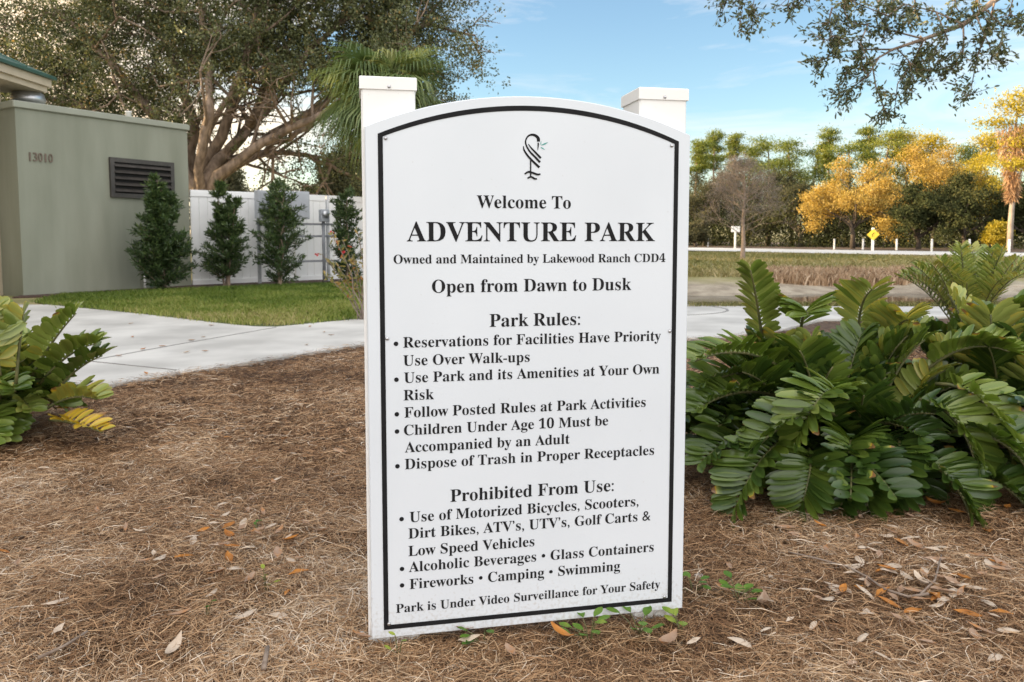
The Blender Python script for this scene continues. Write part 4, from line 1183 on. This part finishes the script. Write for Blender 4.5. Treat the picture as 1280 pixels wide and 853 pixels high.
far_tree('pine_tree', 1218, 60, 172, 'pine', 'bright yellow pine crown left of the tallest golden one', w=1.2, leaf='gold')
far_tree('cypress_tree', 1066, 50, 196, 'cypress', 'orange autumn cypress beyond the road, its leaves in low sun', w=1.3)
far_tree('cypress_tree', 1168, 54, 182, 'cypress', 'orange autumn cypress rising behind the dark spreading oak', w=1.3)
far_tree('gold_tree', 1228, 52, 190, 'gold', 'yellow leaved tree between orange cypress and right edge', w=.9)
far_tree('oak_tree', 1148, 47, 232, 'oak', 'dark spreading oak with crooked trunk right of the yellow sign', w=1.35)
far_tree('oak_tree', 1205, 46, 208, 'oak', 'large dark oak between the spreading oak and the tall pale pine trunk', w=1.1)
far_tree('oak_tree', 1285, 45, 225, 'oak', 'dark oak cut by the right edge', w=1.0)
far_tree('oak_tree', 1000, 60, 222, 'grey', 'grey green tree under the green pines', w=1.2)
far_tree('oak_tree', 958, 64, 205, 'grey', 'grey green tree right behind the bare tree', w=1.1)
far_tree('oak_tree', 880, 66, 208, 'grey', 'rounded olive tree low behind the sign edge', w=1.0)
far_tree('oak_tree', 915, 72, 202, 'grey', 'dull olive tree behind bare tree twigs', w=1.0)
far_tree('oak_tree', 1045, 62, 218, 'grey', 'grey tree just left behind orange cypress', w=1.0)
far_tree('oak_tree', 1110, 58, 215, 'grey', 'grey brown tree between the two orange cypresses', w=1.0)
far_tree('shrub_tree', 1246, 44, 280, 'gold', 'small yellowing shrub under the tall pale pine trunk', w=.7)
far_tree('shrub_tree', 868, 60, 277, 'grey', 'small dull green shrub low beside the sign board', w=1.2)
# hidden behind the sign: the wood goes on, its shade falls on the trees to the right
for u, d, top, k in ((830, 74, 180, 'oak'), (780, 78, 190, 'oak'), (720, 80, 190, 'pine'), (660, 82, 190, 'oak'), (590, 84, 195, 'oak')):
    far_tree('oak_tree' if k == 'oak' else 'pine_tree', u, d, top, k, 'tree of the wood beyond the road hidden behind the sign board', group='trees hidden behind the sign', w=1.2)
for u, d, top, k, lb in ((285, 46, 205, 'grey', 'small grey tree glimpsed low between the oak limbs'), (405, 44, 196, 'oak', 'dark tree glimpsed above the fence under the palm'), (442, 40, 175, 'grey', 'grey tree glimpsed between the palm and the sign post'), (190, 42, 160, 'oak', 'dark tree glimpsed through oak leaves above the green block')):
    far_tree('oak_tree', u, d, top, k, lb, group='trees glimpsed behind the oak', w=1.0)
# unseen oaks added outside the left edge to keep the park in shade
for i, (x_, y_, H) in enumerate(((-33, 36, 11), (-37, 44, 12), (-39, 53, 12), (-44, 61, 12), (-27, 28, 10), (-40, 40, 12), (-48, 50, 13), (-21, 19, 12), (-24, 24, 13), (-20.5, 14.5, 11), (-25.5, 32, 12))):
    d = y_; u = CX + x_ / d * FPX
    far_tree('oak_tree', u, d, 297 - (H - CAM_H) * FPX / d, 'oak', 'unseen dark oak added outside the left edge for its shade', group='unseen shade oaks outside the left edge', w=1.2)

# undergrowth of the wood, one dark mass
n = 2000
u = rng.uniform(600, 1335, n); d = np.interp(u, [600, 845, 1000, 1330], [74, 66, 57, 47]) + rng.uniform(0, 16, n)
C = np.array([at(a, 297, b_) for a, b_ in zip(u, d)]); C[:, 2] = .1 + 4.6 * rng.random(n) ** 1.15
P = np.repeat(C, 80, 0) + rng.normal(0, 1, (n * 80, 3)) * np.array([.75, .75, .5]); P[:, 2] = np.maximum(P[:, 2], .1)
T = np.clip(np.repeat(rng.normal(.4, .2, n), 80) + rng.normal(0, .15, len(P)), 0, 1)
ug = foliage('undergrowth', P, rng.uniform(.12, .22, len(P)), rng.uniform(.06, .10, len(P)), M['darkoak'], None, tone=T)
tag(ug, kind='stuff')
# bare tree on the near side of the road
bt0 = gp(928, 329); bt0[2] = terrain(bt0[0], bt0[1])
bt = empty('bare_tree', bt0, 0, 'small leafless grey tree on the bank before the road', 'tree')
mb, tips = MB(), []
Hb = at(930, 212, bt0[1])[2]
mb.tube([(0, 0, -.05), (.02, 0, .6), (0, .02, 1.4), (.03, 0, 2.4), (0, 0, Hb)], [.10, .075, .06, .035, .008], 8)
for i in range(60):
    q = rng.uniform(.24, .97); a = rng.uniform(0, 6.28)
    ln = 1.15 * (1 - q) ** .65 + .25
    grow(mb, (0, 0, Hb * q), (math.cos(a), math.sin(a), .5), ln * .85, .011, 2, tips, .06, .5, 4, 4, 3, .4, .10)
mb.build('trunk', M['twig'], bt)
tp = np.array(tips); tp = np.repeat(tp, 4, 0)
foliage('fine_twigs', tp + rng.normal(0, .05, tp.shape), rng.uniform(.10, .26, len(tp)), .009, M['baretwig'], bt, rng.normal(0, 1, tp.shape) + np.array([0, 0, .6]), np.clip(rng.normal(.25, .15, len(tp)), 0, 1))

# tall golden pine at the right edge, hung with dry vines
tp_ = far_tree('pine_tree', 1262, 43, 116, 'pine', 'tallest golden pine at the right edge, dry brown vines hanging along its pale trunk', w=1.25, leaf='gold')
n = 2600
Ht = at(1262, 116, 43)[2]
z = Ht * rng.uniform(.34, .80, n); a = rng.uniform(0, 6.28, n)
rad = np.interp(z / Ht, [.34, .55, .8], [.18, .55, 1.0]) * rng.random(n) ** .7
P = np.stack([np.cos(a) * rad, np.sin(a) * rad, z], -1)
foliage('hanging_vines', P, rng.uniform(.2, .55, n), rng.uniform(.03, .06, n), M['deadfrond'], tp_, np.stack([np.cos(a) * .3, np.sin(a) * .3, -np.ones(n)], -1) + rng.normal(0, .35, (n, 3)))

# ------------------------------------------------------------------ ROAD FURNITURE
proto = None
names = ['white marker post beside the sign board, farthest left of its row', 'white marker post standing left of the yellow sign under green pines', 'white marker post immediately left of the yellow diamond sign', 'white marker post immediately right of the yellow diamond sign',
         'white marker post in front of dark spreading oak', 'white marker post left of the tall pale pine trunk', 'white marker post beside the tall pale pine trunk, last at right']
for (u_, v_), lb in zip(((885, 311.5), (1043, 315), (1079, 315.5), (1121, 317), (1165, 318.5), (1212, 320), (1262, 322)), names):
    c = gp(u_, v_, .19)
    d_ = float(np.interp(u_, [885, 1043, 1262], [60, 48.5, 38])); c = at(u_, 300, d_); c[2] = .12
    if proto is None:
        proto = empty('marker_post', c, 0, lb, 'bollard', 'white marker posts along the road')
        MB().tube([(0, 0, -.12), (0, 0, .70), (0, 0, .73)], [.055, .055, .04], 12).build('post', M['whitepost'], proto)
        MB().tube([(0, 0, .62), (0, 0, .70)], [.058, .058], 12).build('reflective_band', M['galv'], proto)
    else:
        o = proto.copy(); COL.objects.link(o); o.location = [float(q) for q in c]; o['label'] = lb
        for ch in list(proto.children):
            k = ch.copy(); COL.objects.link(k); k.parent = o
d_ = 44.0
c = at(1091, 300, d_); c[2] = .12
ds = empty('warning_sign', c, -.25, 'yellow diamond warning sign on white post beside road', 'sign')
zt = at(1091, 293.5, d_)[2] - .12
MB().box((0, 0, zt / 2 + .12), (.13, .13, zt + .55), bev=.01).build('post', M['whitepost'], ds)
h = .34
MB().prism([(0, zt - h), (h, zt), (0, zt + h), (-h, zt)], -.085, -.07).build('sign_plate', M['yellow'], ds)
bp = [(-h * .82, zt), (0, zt - h * .82), (h * .82, zt), (0, zt + h * .82)]
MB().tube([(-.05, -.088, zt - .12), (-.05, -.088, zt + .02), (.06, -.088, zt + .12)], .016, 6).build('sign_symbol', M['ink'], ds)
c = at(919, 300, 55); c[2] = .12
ws = empty('road_sign', c, -.1, 'small white sign seen from behind on white post by bare tree', 'sign')
MB().box((0, 0, .6), (.12, .12, 1.5), bev=.01).build('post', M['whitepost'], ws)
MB().box((0, -.075, 1.42), (.62, .025, .42), bev=.01).build('sign_plate', M['whitepost'], ws)

# ------------------------------------------------------------------ SMALL THINGS ON THE STRAW
def dead_leaf_mesh(L, W, tone, curl, seed):
    r = np.random.default_rng(seed)
    V, T = [], []
    for q, w in ((0, .06), (.2, .55), (.45, 1.0), (.7, .85), (.9, .4), (1, .05)):
        z = curl * L * (q - .5) ** 2 * 2
        for s in (-1, 0, 1):
            V.append(((q - .5) * L, s * W * w / 2 + r.normal(0, .0012), z + abs(s) * W * .3 * w * (1 if curl > 0 else -.6) + .004)); T.append(np.clip(tone + r.normal(0, .05), 0, 1))
    F = [(a * 3 + b_, a * 3 + b_ + 3, a * 3 + b_ + 4, a * 3 + b_ + 1) for a in range(5) for b_ in range(2)]
    me = fast_mesh('fallen_leaf', np.array(V), 4, np.array(T), np.array(F))
    return me
kinds = [('pale tan dry leaf lying on the pine straw', 'pale dry leaves on the straw', .93, 85), ('dull brown dry leaf lying on the pine straw', 'brown dry leaves on the straw', .60, 80), ('small orange fallen leaf lying on the pine straw', 'orange leaves on the straw', .40, 30)]
def put_leaf(me, x, y, label, group=None, s=1.0):
    o = link_leaf(me)
    z = float(bed_z(np.array(x), np.array(y))) + .026
    o.location = (x, y, z); o.rotation_euler = (rng.normal(0, .13), rng.normal(0, .13), rng.uniform(0, 6.28)); o.scale = (s, s, s)
    return tag(o, label, 'leaf', group)
def link_leaf(me):
    if not me.materials: me.materials.append(M['deadleaf'])
    o = bpy.data.objects.new('fallen_leaf', me); COL.objects.link(o)
    return o
for ki, (lb, gr, tn, cnt) in enumerate(kinds):
    ms = [dead_leaf_mesh(rng.uniform(.035, .07), rng.uniform(.013, .024), tn + rng.normal(0, .03), rng.uniform(-.35, .35), 100 * ki + j) for j in range(5)]
    k = 0
    while k < cnt:
        u_, v_ = rng.uniform(0, 1280), 853 - 330 * rng.random() ** .8
        if rng.random() < .35: u_, v_ = rng.normal(1140, 75), rng.normal(735, 35)
        elif rng.random() < .2: u_, v_ = rng.normal(270, 60), rng.normal(690, 35)
        if v_ > 860 or v_ < 500: continue
        if 448 < u_ < 862 and v_ < 800: continue
        if u_ > 862 and v_ < 655: continue
        if u_ < 140 and v_ < 560: continue
        if u_ < 450 and v_ < 480: continue
        c = gp(u_, v_, -.01)
        put_leaf(ms[k % 5], c[0], c[1], lb, gr, rng.uniform(.8, 1.25)); k += 1
for u_, v_, tn, L, W, s, lb in ((182, 675, .98, .085, .022, 1, 'long pale curled leaf lying left of the sign, largest there'), (702, 806, .42, .07, .024, 1, 'orange leaf lying just below the sign board'), (585, 800, .62, .08, .03, 1, 'brown leaf pressed against the sign bottom near left post'),
                                (1170, 648, .42, .075, .026, 1, 'orange leaf lying under the cycad fronds at right'), (288, 681, .38, .06, .025, 1, 'rust orange leaf among pale ones left of the sign'), (955, 762, .70, .085, .03, 1, 'upright tan leaf right of the sign seedlings'),
                                (218, 826, .92, .08, .026, 1, 'pale slender leaf near bottom edge left of the sign'), (1150, 742, .95, .07, .03, 1, 'broad pale leaf beside the long curved twig'), (835, 812, .60, .08, .035, 1, 'wide brown leaf under the seedlings at the right post')):
    c = gp(u_, v_, -.01); put_leaf(dead_leaf_mesh(L, W, tn, .5, int(u_)), c[0], c[1], lb)

ms = [dead_leaf_mesh(.07, .024, t_, .2, 900 + i) for i, t_ in enumerate((.6, .42, .8))]
k = 0
while k < 16:
    u_, v_ = rng.uniform(120, 450), rng.uniform(398, 470)
    c = gp(u_, v_, .014)
    if in_bed(c[0], c[1], .15) or in_poly(np.array(c[0]), np.array(c[1]), lawn_poly): continue
    o = put_leaf(ms[k % 3], c[0], c[1], 'small brown fallen leaf lying on the pale footpath', 'fallen leaves on the footpath'); o.location.z = .0145
    o.rotation_euler = (rng.normal(0, .05), rng.normal(0, .05), rng.uniform(0, 6.28)); k += 1

def seedling(u, v, nl, size, label, tone=.5):
    c = gp(u, v, -.01)
    t = empty('seedling', (c[0], c[1], float(bed_z(np.array(c[0]), np.array(c[1])))), 0, label, 'seedling')
    mb = MB()
    for i in range(nl):
        a = rng.uniform(0, 6.28); rr = rng.uniform(.01, .045) * size / .03; h = rng.uniform(.018, .06)
        e = np.array([math.cos(a) * rr, math.sin(a) * rr, h])
        mb.tube([(0, 0, -.01), e * .6 + np.array([0, 0, .006]), e], .0011, 4)
        d = unit(np.array([math.cos(a), math.sin(a), rng.uniform(.1, .7)])); s_ = unit(np.cross(d, [0, 0, 1.0])); n_ = np.cross(s_, d)
        V, T = [], []
        for q, w in ((0, .12), (.25, .75), (.55, 1.0), (.8, .72), (1, .08)):
            p_ = e + d * size * q - n_ * size * .12 * q * q
            for sg in (-1, 0, 1): V.append(p_ + s_ * sg * size * .34 * w + n_ * abs(sg) * size * .07); T.append(np.clip(tone + rng.normal(0, .1), 0, 1))
        F = [(a_ * 3 + b_, a_ * 3 + b_ + 1, a_ * 3 + b_ + 4, a_ * 3 + b_ + 3) for a_ in range(4) for b_ in range(2)]
        link_mesh('leaf', fast_mesh('leaf', np.array(V), 4, np.array(T), np.array(F)), M['seedling'], t, True)
    mb.build('stem', M['rachis'], t)
for q in ((737, 800, 9, .032, 'green seedling below the sign between its two posts', .55), (800, 792, 9, .034, 'leafy green seedling at foot of right sign post', .5), (852, 790, 4, .034, 'seedling with bright lime leaves at lower right sign corner', .85), (603, 804, 6, .026, 'dark green seedling below the sign near left post', .3),
          (868, 738, 7, .028, 'pale green seedling right beside the sign edge', .5), (925, 752, 9, .034, 'green seedling apart on the straw right of the sign', .45), (332, 742, 5, .018, 'tiny yellow green sprout on the straw left of sign', .95), (259, 778, 3, .017, 'tiny dark green sprout near the lower left', .3), (880, 600, 8, .035, 'light green weed between the sign and the cycad bush', .7), (320, 672, 3, .015, 'tiny green sprout among pale leaves', .3), (498, 824, 3, .018, 'single lime leaf sprout below the left post', .95)):
    seedling(*q)

def stone(u, v, s, label, group=None):
    c = gp(u, v, -.01)
    N = 10
    V = []
    sc_ = np.array([1, rng.uniform(.5, .9), rng.uniform(.3, .55)]) * s
    for i in range(6):
        th_ = math.pi * (i + .5) / 6
        for k in range(N):
            w_ = 6.283 * k / N
            V.append(np.array([math.sin(th_) * math.cos(w_), math.sin(th_) * math.sin(w_), math.cos(th_)]) * sc_ * rng.uniform(.75, 1.2))
    F = [(i * N + k, i * N + (k + 1) % N, (i + 1) * N + (k + 1) % N, (i + 1) * N + k) for i in range(5) for k in range(N)] + [tuple(reversed(range(N))), tuple(range(5 * N, 6 * N))]
    o = MB().add(V, F).build('stone', M['stone'], None, True)
    o.location = (c[0], c[1], float(bed_z(np.array(c[0]), np.array(c[1]))) + s * .3 + .006); o.rotation_euler = (0, 0, rng.uniform(0, 6.28))
    tag(o, label, 'stone', group)
stone(873, 718, .016, 'round pale stone on the straw right of the sign')
for u_, v_, s in ((436, 789, .009), (447, 800, .012), (425, 806, .010), (455, 796, .008), (440, 815, .009), (415, 799, .007), (448, 822, .008), (430, 797, .007), (458, 806, .008), (436, 806, .006), (420, 813, .008), (452, 812, .006), (442, 793, .007), (428, 820, .006)):
    stone(u_ + rng.normal(0, 9), v_ + rng.normal(0, 6), s * rng.uniform(.7, 1.25), 'small white stone chip beside the left sign post', 'white stone chips by the left post')

def stick(pts, r0, r1, label):
    P_ = []
    for u, v in pts:
        c = gp(u, v, -.005); P_.append((c[0], c[1], float(bed_z(np.array(c[0]), np.array(c[1]))) + .036))
    tag(MB().tube(P_, np.linspace(r0, r1, len(P_)), 7).build('twig', M['stick'], None, True), label, 'twig')
stick([(985, 700), (1020, 707), (1060, 718), (1085, 730), (1105, 746), (1135, 757), (1160, 757)], .0024, .0038, 'long thin curved twig on the straw right of sign')
stick([(1150, 757), (1168, 742), (1176, 712)], .0034, .002, 'short twig crossing the end of the long curved twig')
stick([(330, 852), (335, 828)], .006, .005, 'short grey stick at bottom edge left of the sign')
stick([(48, 835), (80, 822), (110, 806)], .004, .003, 'dark thin stick at lower left of the straw')
